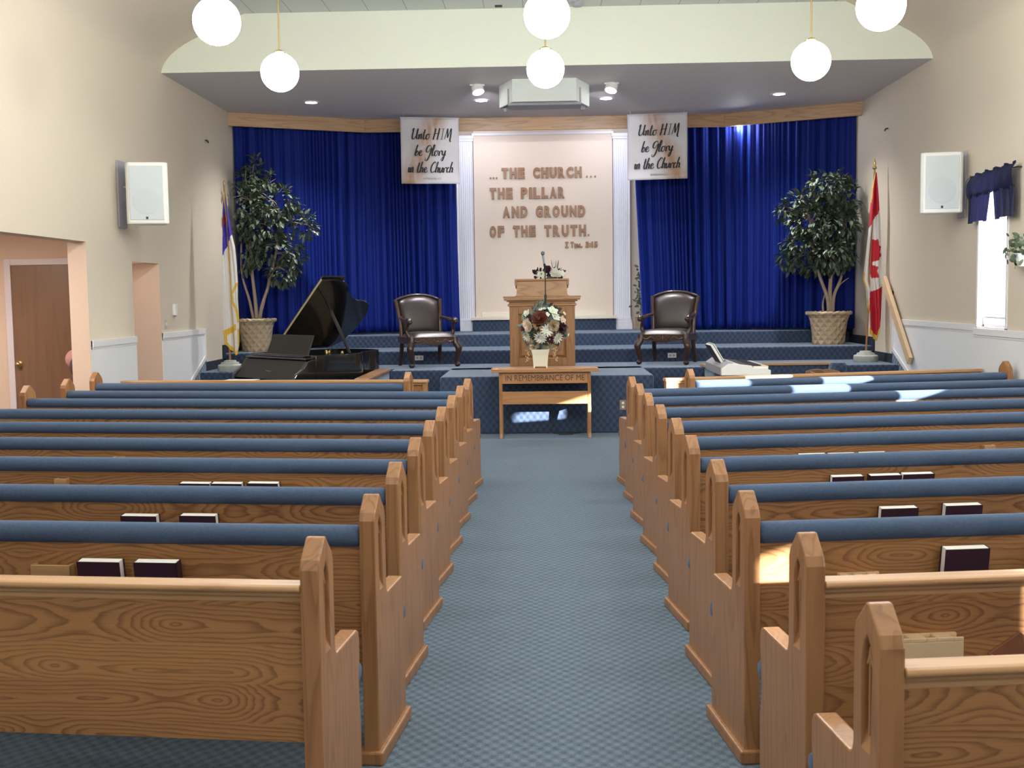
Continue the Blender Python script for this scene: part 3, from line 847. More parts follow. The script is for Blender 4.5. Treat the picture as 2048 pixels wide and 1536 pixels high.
# ---------------------------------------------------------------- hymnals
def make_book():
    t = thing('hymnal', 'x', 'book')
    w, d, h = .172, .044, .218
    b = MB(); b.box(-w / 2, w / 2, -d / 2, -d / 2 + .004, 0, h); b.box(-w / 2, w / 2, d / 2 - .004, d / 2, 0, h); b.box(-w / 2, -w / 2 + .005, -d / 2, d / 2, 0, h)
    b.build('cover', M_BOOK, t, bevel=.0012)
    b = MB(); b.box(-w / 2 + .005, w / 2 - .005, -d / 2 + .004, d / 2 - .004, .004, h - .0006); b.build('page_block', M_PAGE, t)
    b = MB(); me = text_mesh('HYMNAL', .022, .0003, align='CENTER')
    b.bm.from_mesh(me); bmesh.ops.transform(b.bm, matrix=Matrix.Translation((0, -d / 2 - .0004, h * .62)) @ Matrix.Rotation(R(90), 4, 'X'), verts=b.bm.verts)
    b.build('cover_lettering', mat('faded_gilt', (0.13, 0.06, 0.05), .5), t, recalc=False)
    return t
BOOKS = [  # side, row, centre u, top z, flipped, which
    (-1, 2, 1.035, .772, 0, 'farther from the aisle of two'), (-1, 2, .808, .773, 1, 'nearer the aisle of two'),
    (-1, 3, 1.17, .782, 0, 'farther from the aisle of two'), (-1, 3, .888, .787, 0, 'nearer the aisle of two'),
    (-1, 4, 1.182, .782, 0, 'farthest from the aisle of three'), (-1, 4, 1.004, .783, 0, 'middle of three'), (-1, 4, .803, .787, 0, 'nearest the aisle of three'),
    (-1, 5, 1.164, .782, 0, 'farthest from the aisle of three'), (-1, 5, .964, .783, 0, 'middle of three'), (-1, 5, .79, .786, 0, 'nearest the aisle of three'),
    (1, 2, .80, .800, 1, 'nearer the aisle of two'), (1, 2, 1.155, .798, 1, 'cut by the right edge of two'),
    (1, 3, .79, .797, 1, 'nearer the aisle of two'), (1, 3, 1.087, .801, 1, 'farther from the aisle of two'),
    (1, 4, .80, .798, 1, 'nearest the aisle of three'), (1, 4, 1.005, .798, 0, 'middle of three with page edges showing'), (1, 4, 1.183, .800, 1, 'farthest from the aisle of three'),
    (1, 5, .80, .792, 1, 'nearest the aisle of three'), (1, 5, .982, .790, 1, 'middle of three'), (1, 5, 1.174, .790, 1, 'farthest from the aisle of three')]
bk0 = None
for (s, k, u, zt, fl, which) in BOOKS:
    pw = PEW[(s, k)]; ang = pw.rotation_euler[2]
    t = make_book() if bk0 is None else copy_tree(bk0)
    if bk0 is None: bk0 = t
    lx, ly = s * u, -.079
    p = Vector(pw.location) + Vector((lx * math.cos(ang) - ly * math.sin(ang), lx * math.sin(ang) + ly * math.cos(ang), 0))
    t.location = (p.x, p.y, .572)
    sc = (zt - .572) / .218
    t.scale = (1, 1, sc)
    t.rotation_euler = (R(-8 if fl else 8), 0, ang + (PI if fl else 0))
    side = 'left' if s < 0 else 'right'
    t['label'] = 'maroon hymnal behind the %s blue-topped %s pew, %s' % (ORD[k - 1], side, which)
    t['group'] = 'hymnals in the pew racks'

# ---------------------------------------------------------------- panelled screens in front of the first pews
def screen(name_label, p, q, s):
    P_, Q_ = Vector((*p, 0)), Vector((*q, 0)); L_ = (Q_ - P_).length
    t = thing('pew_screen', name_label, 'pew screen', P_, math.atan2(Q_.y - P_.y, Q_.x - P_.x), 'screens before the front pews')
    b = MB(); b.box(0.02, L_ - .02, -.012, .012, .06, .84); b.build('panel', M_OAKX, t)
    b = MB(); b.box(-.01, L_ + .01, -.05, .05, .845, .878); b.box(0, L_, -.03, .03, .82, .845); b.build('top_rail', M_OAKR, t, bevel=.008)
    for x in (0, L_ - .05):
        b = MB(); b.box(x, x + .05, -.035, .035, 0, .84); b.build('post', M_OAKE, t, bevel=.005)
    b = MB(); b.box(.05, L_ - .05, -.03, .03, 0, .09); b.build('base_rail', M_OAKR, t, bevel=.005)
screen('oak screen with narrow top rail before the left front pew', (-4.64, 12.28), (-1.23, 11.90), -1)
screen('oak screen with narrow top rail before the right front pew', (1.27, 11.72), (4.86, 12.62), 1)
b = MB(); b.box(-.18, .17, -.045, .04, 0, .004); b.box(-.16, .19, -.04, .045, .004, .007)
t = b.build('paper_sheet', M_PAGE); t.location = (-3.30, 12.35, .0); 
t.location = (-3.28, 12.132, .878); t.rotation_euler = (0, 0, -.11); tag(t, 'white sheets of paper lying on the left screen top rail', 'paper')
# ================================================================ communion table
t = thing('communion_table', 'light oak communion table with carved words, standing before the platform', 'table', (0.022, 13.95, 0))
b = MB(); b.box(-.657, .657, -.21, .21, .815, .862); b.build('table_top', M_OAKT, t, bevel=.006)
b = MB(); b.box(-.525, .525, -.165, -.14, .675, .815); ap = b.build('apron', M_OAKT, t, bevel=.003)
b = MB(); b.box(-.525, .525, .14, .165, .675, .815); b.build('apron', M_OAKT, t, bevel=.003)
b = MB(); b.box(-.525, .525, -.15, -.125, .42, .575); b.build('stretcher', M_OAKT, t, bevel=.003)
for s in (-1, 1):
    b = MB()
    xs = .545 * s
    prof = [(-.19, 0), (-.12, 0), (-.09, .10), (-.085, .30), (-.06, .40), (.06, .40), (.085, .30), (.09, .10), (.12, 0), (.19, 0), (.175, .06), (.15, .40), (.165, .815), (-.165, .815), (-.15, .40), (-.175, .06)]
    b.prism(prof, lambda y, z: (xs - .02, y, z), lambda y, z: (xs + .02, y, z)); b.build('end_leg', M_OAKE, t, bevel=.004)
b = MB(); me = text_mesh('IN REMEMBRANCE OF ME', .098, .002, align='CENTER')
w = max(v.co.x for v in me.vertices) - min(v.co.x for v in me.vertices)
b.bm.from_mesh(me); bmesh.ops.transform(b.bm, matrix=Matrix.Translation((0, -.1665, .712)) @ Matrix.Rotation(R(90), 4, 'X') @ Matrix.Diagonal((.97 / w, 1, 1, 1)), verts=b.bm.verts)
b.build('lettering', M_BURN, ap, recalc=False)

# ---------------------------------------------------------------- bouquet in a square cream planter
def petal(b, M, length, width, cup, n=3):
    vs = []
    for i in range(n + 1):
        a = i / n
        w = width * math.sin(PI * (0.12 + 0.80 * a)) * .5
        x = length * a; z = cup * a * a
        vs.append((b.v(M @ Vector((x, -w, z + .15 * w))), b.v(M @ Vector((x, 0, z - .1 * w))), b.v(M @ Vector((x, w, z + .15 * w)))))
    for p, q in zip(vs, vs[1:]):
        b.face([p[0], p[1], q[1], q[0]]); b.face([p[1], p[2], q[2], q[1]])
def aim(c, n):
    n = Vector(n).normalized()
    return Matrix.Translation(c) @ n.to_track_quat('Z', 'Y').to_matrix().to_4x4()
def bloom(kind, c, n, r, parent, m, mc=None):
    b = MB(); M = aim(c, n)
    if kind == 'rose':
        for lay, (cnt, rr, cup) in enumerate(((6, 1.0, .35), (5, .8, .6), (4, .55, .7), (3, .35, .6))):
            for k in range(cnt):
                petal(b, M @ Matrix.Rotation(2 * PI * k / cnt + lay * .5, 4, 'Z') @ Matrix.Translation((0, 0, r * .05 * lay)), r * rr, r * rr * 1.25, r * cup)
    elif kind == 'daisy':
        for lay, (cnt, rr, cup) in enumerate(((13, 1.0, .15), (10, .75, .35), (7, .5, .4))):
            for k in range(cnt):
                petal(b, M @ Matrix.Rotation(2 * PI * k / cnt + lay * .2, 4, 'Z') @ Matrix.Translation((0, 0, r * .06 * lay)), r * rr, r * rr * .32, r * cup)
    else:  # open five-petal
        for k in range(5):
            petal(b, M @ Matrix.Rotation(2 * PI * k / 5, 4, 'Z'), r, r * .95, r * .22)
    b.mi = 1
    b.ball(M @ Vector((0, 0, r * .14)), r * .16, 8, 6)
    return b.build({'rose': 'rose', 'daisy': 'daisy', 'open': 'blossom'}[kind], [m, mc or m], parent, recalc=False, smooth=60)
F_WHITE = mat('white_petal', (0.78, 0.78, 0.70), .6); F_CREAM = mat('cream_petal', (0.72, 0.60, 0.47), .6); F_PALE = mat('pale_green_petal', (0.70, 0.76, 0.62), .6)
F_RUST = mat('rust_petal', (0.13, 0.035, 0.022), .6); F_PLUM = mat('plum_petal', (0.055, 0.012, 0.020), .6); F_YEL = mat('yellow_centre', (0.62, 0.52, 0.22), .6)
F_TAN = mat('tan_petal', (0.48, 0.36, 0.22), .6); F_EUC = mat('eucalyptus_leaf', (0.17, 0.23, 0.21), .5, noise=.3, nscale=30); F_GRN = mat('dark_leaf', (0.035, 0.055, 0.040), .5, noise=.4, nscale=20)
t = thing('flower_arrangement', 'big bouquet of cream, white and plum flowers in a square planter on the oak table', 'flowers', (-.03, 13.93, .862))
b = MB()
H_ = .228
def sq(r, z): return [(-r, -r, z), (r, -r, z), (r, r, z), (-r, r, z)]
rings = [[b.v(p) for p in sq(r, z)] for r, z in ((.086, .02), (.090, .08), (.098, .16), (.112, H_), (.100, H_), (.088, .10))]
for p, q in zip(rings, rings[1:]):
    for k in range(4): b.face([p[k], p[(k + 1) % 4], q[(k + 1) % 4], q[k]])
b.face(rings[0][::-1]); b.face(rings[-1])
for sx in (-1, 1):
    for sy in (-1, 1): b.box(sx * .078 - .01, sx * .078 + .01, sy * .078 - .01, sy * .078 + .01, 0, .022)
b.build('planter', mat('cream_glaze', (0.72, 0.69, 0.55), .35), t, bevel=.004)
cx, cz, Rb = .045, .50, .27
b = MB(); fr = random.Random(3)
for k in range(210):
    n = Vector((fr.gauss(0, 1), fr.gauss(0, 1), fr.gauss(.15, 1))).normalized()
    c = Vector((cx, 0, cz)) + Vector((n.x * Rb * .95, n.y * Rb * .6, n.z * Rb * .98)) * fr.uniform(.55, .98)
    d = (n + Vector((fr.uniform(-.6, .6), fr.uniform(-.6, .6), fr.uniform(-.6, .6)))).normalized()
    b.mi = 0 if fr.random() < .5 else 1
    petal(b, aim(c, d) @ Matrix.Rotation(R(-80), 4, 'Y'), fr.uniform(.06, .11), fr.uniform(.03, .06), .01)
for (x, z, L_) in ((.0, .74, .12), (.05, .75, .12), (.09, .72, .13), (-.06, .72, .10), (.22, .34, .2), (-.17, .30, .14)):
    for k in range(9):
        petal(b, aim((x + fr.uniform(-.03, .03), -.05 + fr.uniform(-.05, .05), z + fr.uniform(-.05, .05)), (fr.uniform(-.5, .5), -.5, 1)) @ Matrix.Rotation(R(-70), 4, 'Y'), .06, .035, .0)
b.tube([(cx, 0, .15), (cx, 0, .45)], .04, 8)
b.build('foliage', [F_EUC, F_GRN], t, recalc=False, smooth=60)
for kind, px, pz, r, m, mc in (('open', -.165, .665, .065, F_PALE, None), ('rose', .0, .60, .105, F_RUST, None), ('open', .155, .70, .075, F_PALE, None), ('open', .19, .63, .07, F_PALE, None),
        ('daisy', -.165, .555, .07, F_CREAM, F_CREAM), ('rose', -.13, .51, .07, F_CREAM, None), ('daisy', .085, .465, .085, F_WHITE, F_WHITE), ('daisy', .005, .38, .085, F_WHITE, F_PALE),
        ('daisy', .215, .375, .085, F_WHITE, F_YEL), ('rose', .255, .49, .075, F_PLUM, None), ('open', .115, .36, .055, F_PLUM, F_YEL), ('rose', .165, .525, .075, F_TAN, None),
        ('daisy', -.16, .395, .075, F_WHITE, F_YEL), ('rose', -.095, .29, .07, F_CREAM, None), ('open', .275, .585, .06, F_CREAM, None), ('open', .31, .40, .05, F_EUC, None),
        ('open', .085, .655, .042, F_WHITE, None), ('open', .01, .72, .03, F_WHITE, F_YEL), ('open', .055, .73, .026, F_WHITE, F_YEL), ('open', .30, .665, .03, F_WHITE, F_CREAM), ('open', .345, .41, .025, F_WHITE, F_CREAM),
        ('open', .09, .265, .05, F_TAN, None), ('open', -.20, .49, .05, F_PLUM, None)):
    x = px - .0; d = Vector((x - cx, 0, pz - cz)); q = min(d.length / Rb, 1.0)
    y = -math.sqrt(max(1 - q * q, .02)) * Rb * .62 - .02
    bloom(kind, (x, y, pz), (d.x * 1.3, -.22, d.z * 1.3 + .02), r, t, m, mc)
b = MB()
for (x, z0, L_, n) in ((.185, .25, .17, 26), (-.165, .22, .15, 14)):
    for k in range(n):
        a = k / n
        b.ball((x + fr.uniform(-.03, .03), -.09 + fr.uniform(-.02, .02), z0 - L_ * a), .009, 6, 4)
b.build('trailing_berries', mat('straw_berry', (0.55, 0.38, 0.18), .5), t, smooth=60)

# ================================================================ pulpit
t = thing('pulpit', 'tall oak pulpit with panelled front and raised desk on the platform', 'pulpit', (-.002, 15.88, Z1))
b = MB(); b.box(-.435, .435, -.26, .26, .0, .84); 
body = b.build('body', M_OAKT, t)
b = MB()
for (x0, x1, z0, z1) in ((-.452, -.33, .045, .86), (.33, .452, .045, .86), (-.33, .33, .045, .15), (-.33, .33, .765, .86)):
    b.box(x0, x1, -.30, -.255, z0, z1)
b.box(-.452, -.40, -.255, .27, .045, .86); b.box(.40, .452, -.255, .27, .045, .86)
b.build('face_frame', M_OAKE, t, bevel=.006)
b = MB(); b.hexa([Vector(p) for p in ((-.33, -.262, .15), (.33, -.262, .15), (.33, -.25, .15), (-.33, -.25, .15), (-.33, -.262, .765), (.33, -.262, .765), (.33, -.25, .765), (-.33, -.25, .765))])
b.hexa([Vector(p) for p in ((-.285, -.285, .195), (.285, -.285, .195), (.32, -.26, .16), (-.32, -.26, .16), (-.285, -.285, .72), (.285, -.285, .72), (.32, -.26, .755), (-.32, -.26, .755))])
b.build('raised_panel', M_OAKE, t)
b = MB(); b.box(-.465, .465, -.315, .28, 0, .045); b.build('base_moulding', M_OAKT, t, bevel=.008)
b = MB()
for (hw, y0, z0, z1) in ((.455, -.30, .855, .875), (.475, -.32, .875, .905), (.458, -.303, .905, .935), (.49, -.335, .935, .955), (.525, -.37, .955, .985), (.535, -.38, .99, 1.012)):
    b.box(-hw, hw, y0, .30, z0, z1)
b.build('crown_moulding', M_OAKT, t, bevel=.006)
b = MB()
pr_ = [(-.39, 1.012), (.39, 1.012), (.362, 1.022), (.35, 1.045), (.345, 1.25), (-.345, 1.25), (-.35, 1.045), (-.362, 1.022)]
b.prism(pr_, lambda x, z: (x, -.24, z), lambda x, z: (x, -.20, z)); b.box(-.345, -.31, -.20, .2, 1.012, 1.23); b.box(.31, .345, -.20, .2, 1.012, 1.23)
b.build('desk_front', M_OAKV, t, bevel=.003)
b = MB(); b.hexa([Vector(p) for p in ((-.375, -.27, 1.225), (.375, -.27, 1.225), (.375, .24, 1.12), (-.375, .24, 1.12), (-.375, -.27, 1.252), (.375, -.27, 1.252), (.375, .24, 1.15), (-.375, .24, 1.15))])
for s in (-1, 1): b.box(s * .36 - .015, s * .36 + .015, -.265, -.235, 1.16, 1.24)
b.build('desk_top', M_OAKT, t, bevel=.004)

# small arrangement resting on the desk
t = thing('flower_arrangement', 'low arrangement of white flowers and dark leaves on top of the pulpit', 'flowers', (.07, 15.70, Z1 + 1.252))
fr = random.Random(5)
b = MB()
for k in range(60):
    a = fr.uniform(-.16, .22)
    b.mi = 0 if fr.random() < .6 else 1
    petal(b, aim((a, fr.uniform(-.05, .06), fr.uniform(.0, .10)), (fr.uniform(-.8, .8), -.4, fr.uniform(.1, 1))) @ Matrix.Rotation(R(-70), 4, 'Y'), fr.uniform(.05, .10), .045, .01)
for k in range(4):
    petal(b, aim((.08 + .02 * k, .0, .12), (.1 * k - .1, -.2, 1)) @ Matrix.Rotation(R(-88), 4, 'Y'), .14, .02, .01)
b.box(-.10, .14, -.05, .05, 0.0, .03)
b.build('foliage', [F_PLUM, F_GRN], t, recalc=False, smooth=60)
for kind, x, z, r, m, mc in (('rose', .10, .075, .07, F_WHITE, None), ('rose', .155, .06, .055, F_WHITE, None), ('open', -.07, .055, .05, F_PALE, F_YEL), ('daisy', -.11, .06, .05, F_WHITE, None), ('open', .21, .07, .045, F_WHITE, None), ('open', .24, .03, .03, F_CREAM, None), ('open', -.04, .02, .04, F_PALE, F_YEL), ('rose', .01, .12, .06, F_PLUM, None)):
    bloom(kind, (x, -.07, z), (x * 1.5, -1, .3), r, t, m, mc)

# ================================================================ microphone on a stand
t = thing('microphone_stand', 'slim black microphone stand with grey microphone before the pulpit', 'microphone stand', (.045, 15.28, Z1))
b = MB(); b.lathe([(.13, 0), (.13, .012), (.11, .022), (.02, .03), (.014, .05)], seg=28); b.build('base', M_DARK, t, smooth=40)
b = MB(); b.tube([(0, 0, .04), (0, 0, 1.0)], .011, 12); b.tube([(0, 0, 1.0), (0, 0, 1.38)], .008, 12); b.lathe([(.011, .97), (.017, .975), (.017, 1.03), (.011, 1.035)], seg=16); b.build('pole', M_DARK, t, smooth=40)
b = MB(); b.tube([(0, 0, 1.36), (-.005, -.01, 1.42), (-.012, -.02, 1.45)], [.010, .016, .014], 12); b.build('clip', M_BLACKM, t, smooth=40)
b = MB(); b.tube([(-.006, -.012, 1.41), (-.026, -.03, 1.56)], [.011, .017], 14); mh = b.build('microphone_handle', M_GREYP, t, smooth=40)
b = MB(); b.ball((-.029, -.033, 1.585), .026, 14, 8, 1, 1, 1.15); b.build('microphone_head', mat('mesh_grille', (.20, .24, .28), .35, metal=.8), t, smooth=60)
b = MB(); b.tube(catmull([(.0, 0, .02), (.05, -.35, .012), (.06, -.92, .012), (.065, -1.04, -.02), (.06, -1.045, -.5), (.07, -1.07, -.70), (.10, -1.10, -.722), (.25, -1.13, -.724), (.42, -1.06, -.724), (.30, -1.10, -.724), (.15, -1.22, -.724), (.33, -1.20, -.724)], 8), .006, 8)
b.build('cable', M_DARK, t, smooth=60)

# ================================================================ carved armchairs
def make_chair(label):
    t = thing('armchair', label, 'armchair', group='leather armchairs flanking the pulpit')
    W, Dp = .335, .30
    # seat
    b = MB(); n = 14
    rows = []
    for j in range(n + 1):
        y = -Dp - .03 + (2 * Dp + .02) * j / n
        row = []
        for i in range(n + 1):
            x = -1 + 2 * i / n
            wdt = W - .045 * (j / n)
            e = (1 - abs(x) ** 5) * (1 - abs(2 * j / n - 1) ** 5)
            row.append(b.v((x * wdt, y, .43 + .085 * e ** .6)))
        rows.append(row)
    for p, q in zip(rows, rows[1:]):
        for i in range(n): b.face([p[i], p[i + 1], q[i + 1], q[i]])
    b.face([r[0] for r in rows] + rows[-1][1:] + [r[-1] for r in rows[-2::-1]] + rows[0][-2:0:-1])
    b.build('seat_cushion', M_LEATHER, t, smooth=50)
    # apron
    b = MB()
    pts = [(-W, .44), (-W, .35)]
    for k in range(13):
        x = -W + .04 + (2 * W - .08) * k / 12
        pts.append((x, .345 - .03 * math.cos(PI * (k - 6) / 6) * (1 if abs(k - 6) < 4 else .3)))
    pts += [(W, .35), (W, .44)]
    b.prism(pts, lambda x, z: (x, -Dp - .03, z), lambda x, z: (x, -Dp + .005, z))
    b.box(-W, -W + .035, -Dp, Dp - .03, .345, .44); b.box(W - .035, W, -Dp, Dp - .03, .345, .44); b.box(-W + .04, W - .04, Dp - .06, Dp - .03, .36, .44)
    ap = b.build('apron', M_MAHOG, t, bevel=.004)
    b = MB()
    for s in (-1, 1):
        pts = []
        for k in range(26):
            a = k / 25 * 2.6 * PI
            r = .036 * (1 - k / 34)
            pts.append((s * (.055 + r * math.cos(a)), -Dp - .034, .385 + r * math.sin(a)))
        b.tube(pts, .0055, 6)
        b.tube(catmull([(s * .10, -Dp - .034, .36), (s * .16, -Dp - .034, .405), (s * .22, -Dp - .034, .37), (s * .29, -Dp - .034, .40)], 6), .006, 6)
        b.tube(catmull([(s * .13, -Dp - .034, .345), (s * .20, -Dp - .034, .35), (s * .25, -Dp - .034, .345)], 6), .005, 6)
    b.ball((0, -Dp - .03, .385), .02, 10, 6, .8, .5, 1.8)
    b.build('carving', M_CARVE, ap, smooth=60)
    # legs: front cabriole with claw feet, rear raked
    for s in (-1, 1):
        x = s * (W - .03)
        b = MB(); b.tube(catmull([(x, -Dp, .43), (x + s * .006, -Dp - .012, .35), (x + s * .038, -Dp - .045, .27), (x + s * .022, -Dp - .03, .15), (x + s * .004, -Dp - .012, .075), (x + s * .015, -Dp - .03, .045), (x + s * .02, -Dp - .045, .035)], 5), [.045] * 5 + [.048] * 6 + [.044 - .0018 * k for k in range(10)] + [.024] * 5 + [.026 + .002 * k for k in range(5)], 12)
        b.ball((x + s * .018, -Dp - .04, .035), .040, 12, 8, 1, 1.1, .85); b.build('leg', M_MAHOG, t, smooth=60)
        b = MB(); b.tube([(x - s * .03, Dp - .03, .44), (x - s * .028, Dp - .02, .25), (x - s * .02, Dp + .05, 0)], [.034, .03, .026], 10); b.build('leg', M_MAHOG, t, smooth=60)
        # arm: support + rest with scroll
        b = MB()
        b.tube(catmull([(x - s * .005, -Dp + .13, .44), (x + s * .03, -Dp + .15, .53), (x + s * .012, -Dp + .11, .62), (x + s * .018, -Dp + .075, .66)], 6), [.026] * 7 + [.022] * 6 + [.025] * 6, 10)
        b.tube(catmull([(x - s * .015, Dp - .06, .72), (x + s * .02, .08, .70), (x + s * .028, -.12, .675), (x + s * .02, -Dp + .055, .69), (x + s * .02, -Dp + .01, .665)], 6), [.024] * 8 + [.030] * 8 + [.034] * 9, 10)
        b.ball((x + s * .02, -Dp + .015, .658), .036, 12, 8); b.build('arm', M_MAHOG, t, smooth=60)
        # back stile
        b = MB()
        b.tube(catmull([(s * (W - .055), Dp - .045, .40), (s * (W - .05), Dp - .02, .60), (s * (W - .03), Dp + .03, .82), (s * (W - .01), Dp + .09, .985)], 6), [.03] * 12 + [.027] * 7, 10)
        b.build('back_stile', M_MAHOG, t, smooth=60)
    # padded back with arched top
    b = MB(); nu, nv = 16, 16
    def bp(i, j, front):
        u = -1 + 2 * i / nu; v = j / nv
        hw = (W - .085) + .04 * v
        ztop = .955 + .085 * (1 - abs(u) ** 2.2)
        z = .47 + (ztop - .47) * v
        y = Dp - .035 + .13 * v * v
        e = ((1 - abs(u) ** 6) * (1 - abs(2 * v - 1) ** 6)) ** .5
        return (u * hw, y - (.055 * e + .01 if front else -.03), z)
    for front in (True, False):
        g = [[b.v(bp(i, j, front)) for i in range(nu + 1)] for j in range(nv + 1)]
        for j in range(nv):
            for i in range(nu): b.face([g[j][i], g[j][i + 1], g[j + 1][i + 1], g[j + 1][i]])
        if front: g0 = g
        else:
            for j in range(nv):
                for i in (0, nu): b.face([g0[j][i], g0[j + 1][i], g[j + 1][i], g[j][i]])
            for i in range(nu):
                for j in (0, nv): b.face([g0[j][i], g0[j][i + 1], g[j][i + 1], g[j][i]])
    b.build('back_cushion', M_LEATHER, t, smooth=60)
    b = MB()
    b.tube([((-1 + 2 * k / 14) * (W - .03), Dp + .10, .985 + .068 * (1 - abs(-1 + 2 * k / 14) ** 2.2)) for k in range(15)], .020, 8)
    b.build('crest_rail', M_MAHOG, t, smooth=60)
    return t
ch1 = make_chair('dark leather armchair left of the pulpit, turned toward it')
ch2 = copy_tree(ch1); ch2['label'] = 'dark leather armchair right of the pulpit, turned toward it'
ch1.location = (-1.71, 16.58, Z1); ch1.rotation_euler = (0, 0, R(24)); ch1.scale = (1.08, 1.04, 1.0)
ch2.location = (1.85, 16.58, Z1); ch2.rotation_euler = (0, 0, R(-21)); ch2.scale = (1.08, 1.04, 1.0)

# ================================================================ grand piano in the left pit
t = thing('grand_piano', 'glossy black grand piano with lid propped open in the left pit', 'piano', (-3.42, 14.72, 0), R(-43))
# local: keyboard faces -y, bass side -x ; front edge of rim at y=0
W = .73; L_ = 1.50
rim = [(-W, 0.0), (W, 0.0), (W, .62)]
rim += [tuple(p[:2]) for p in catmull([(W, .62, 0), (.66, .80, 0), (.42, 1.0, 0), (.30, 1.18, 0), (.27, 1.34, 0), (.17, 1.47, 0), (-.05, 1.53, 0), (-.35, 1.51, 0), (-.60, 1.43, 0), (-W, 1.28, 0)], 5)][1:]
b = MB(); zb, zt = .70, 1.03
no = len(rim); th = .035
cxm = (-.05, .65)
inner = []
for i, p in enumerate(rim):
    a = Vector(rim[i - 1]); c = Vector(rim[(i + 1) % no]); pv = Vector(p)
    d1 = (pv - a).normalized(); d2 = (c - pv).normalized(); tn = (d1 + d2).normalized()
    inner.append((p[0] - tn.y * th, p[1] + tn.x * th))
def ring(pts, z): return [b.v((p[0], p[1], z)) for p in pts]
r0, r1, r2, r3 = ring(rim, zb), ring(rim, zt), ring(inner, zt), ring(inner, zb + .17)
for A, B in ((r0, r1), (r1, r2), (r2, r3)):
    for i in range(no): b.face([A[i], A[(i + 1) % no], B[(i + 1) % no], B[i]])
b.face(r0[::-1])
b.build('case', M_BLACK, t, bevel=.004, smooth=30)
b = MB(); b.face([b.v((p[0], p[1], zb + .18)) for p in inner]); b.build('gold_plate', mat('gold_plate_paint', (.10, .062, .022), .5, metal=.3), t)
b = MB()
for k in range(9): b.tube([(-.55 + .12 * k, .22, zb + .19), (-.55 + .05 * k, 1.2 - .05 * k, zb + .19)], .004, 5)
b.build('strings', M_STEEL, t)
b = MB()
for (x, y) in ((.40, .45), (.55, .30), (.20, .55), (.62, .50)): b.lathe([(.012, zb + .18), (.012, zt - .01), (.02, zt), (.02, zt + .02), (.008, zt + .035)], (x, y, 0), 10)
b.build('plate_bolts', M_BRASS, t, smooth=40)
# key section
b = MB(); b.box(-W, W, -.33, 0, .58, .70); b.build('key_bed', M_BLACK, t, bevel=.006)
for s in (-1, 1):
    b = MB(); pr_ = [(0, .70), (0, .98), (-.12, .96), (-.20, .86), (-.30, .80), (-.33, .76), (-.33, .70)]
    xs = s * (W - .03)
    b.prism(pr_, lambda y, z: (xs - .03, y, z), lambda y, z: (xs + .03, y, z)); b.build('cheek', M_BLACK, t, bevel=.008)
b = MB(); b.hexa([Vector(p) for p in ((-W + .06, -.31, .72), (W - .06, -.31, .72), (W - .06, -.29, .72), (-W + .06, -.29, .72), (-W + .06, -.12, .965), (W - .06, -.12, .965), (W - .06, -.10, .965), (-W + .06, -.10, .965))])
fb = b.build('fallboard', M_BLACKM, t, bevel=.005)
b = MB()
Mf = Matrix.Translation((0, -.232, .82)) @ Matrix.Rotation(R(52), 4, 'X')
for k, (w_, x) in enumerate(((.012, -.055), (.009, -.036), (.009, -.020), (.009, -.004), (.009, .012), (.009, .028), (.009, .044))): b.box(x, x + w_, -.004, .008 if k == 0 else .004, -.001, .0015, Mf)
b.build('maker_mark', M_BRASS, fb)
b = MB(); b.box(-W + .03, W - .03, -.13, .10, .975, 1.0); b.build('front_lid_flap', M_BLACK, t, bevel=.006)
# music desk
b = MB(); b.hexa([Vector(p) for p in ((-.46, .03, 1.0), (.50, .03, 1.0), (.50, .05, 1.0), (-.46, .05, 1.0), (-.42, .14, 1.28), (.50, .14, 1.28), (.50, .16, 1.28), (-.42, .16, 1.28))]); b.build('music_desk', M_BLACKM, t, bevel=.006)
b = MB(); b.box(-.5, .54, -.06, .06, 1.0, 1.018); b.build('desk_ledge', M_BLACK, t, bevel=.004)
# lid hinged on the bass side
ang = R(39.5)
Ml = Matrix.Translation((-W, 0, zt + .02)) @ Matrix.Rotation(-ang, 4, 'Y')
b = MB(); lid = [(0, .36), (2 * W, .36)] + [(p[0] + W, p[1]) for p in rim[2:]]
lid = [(x + (.02 if x > .2 else 0), y) for x, y in lid]
b.prism([(x, y) for x, y in lid], lambda x, y: Ml @ Vector((x, y, 0)), lambda x, y: Ml @ Vector((x, y, .026)))
b.build('lid', M_BLACK, t, bevel=.004, smooth=30)
b = MB(); b.box(.02, 2 * W + .02, .354, .360, .0, .027, Ml); b.build('lid_edge', mat('worn_gilt_edge', (.50, .42, .24), .35), t)
b = MB(); b.box(.0, 2 * W + .05, .37, .74, .030, .052, Ml); b.build('folded_lid_flap', M_BLACK, t, bevel=.004)
ptop = Ml @ Vector((1.10, .62, 0.0)); pbot = Vector((W - .02, .56, zt))
b = MB(); b.tube([pbot, pbot.lerp(ptop, .5), ptop], [.018, .024, .015], 10); b.build('lid_prop', M_BLACK, t, smooth=50)
for (x, y) in ((-.58, .12), (.58, .12), (-.25, 1.25)):
    b = MB(); b.lathe([(.03, 0), (.03, .05), (.045, .08), (.04, .35), (.065, .60), (.07, .70)], (x, y, 0), 16); b.build('leg', M_BLACK, t, smooth=40)

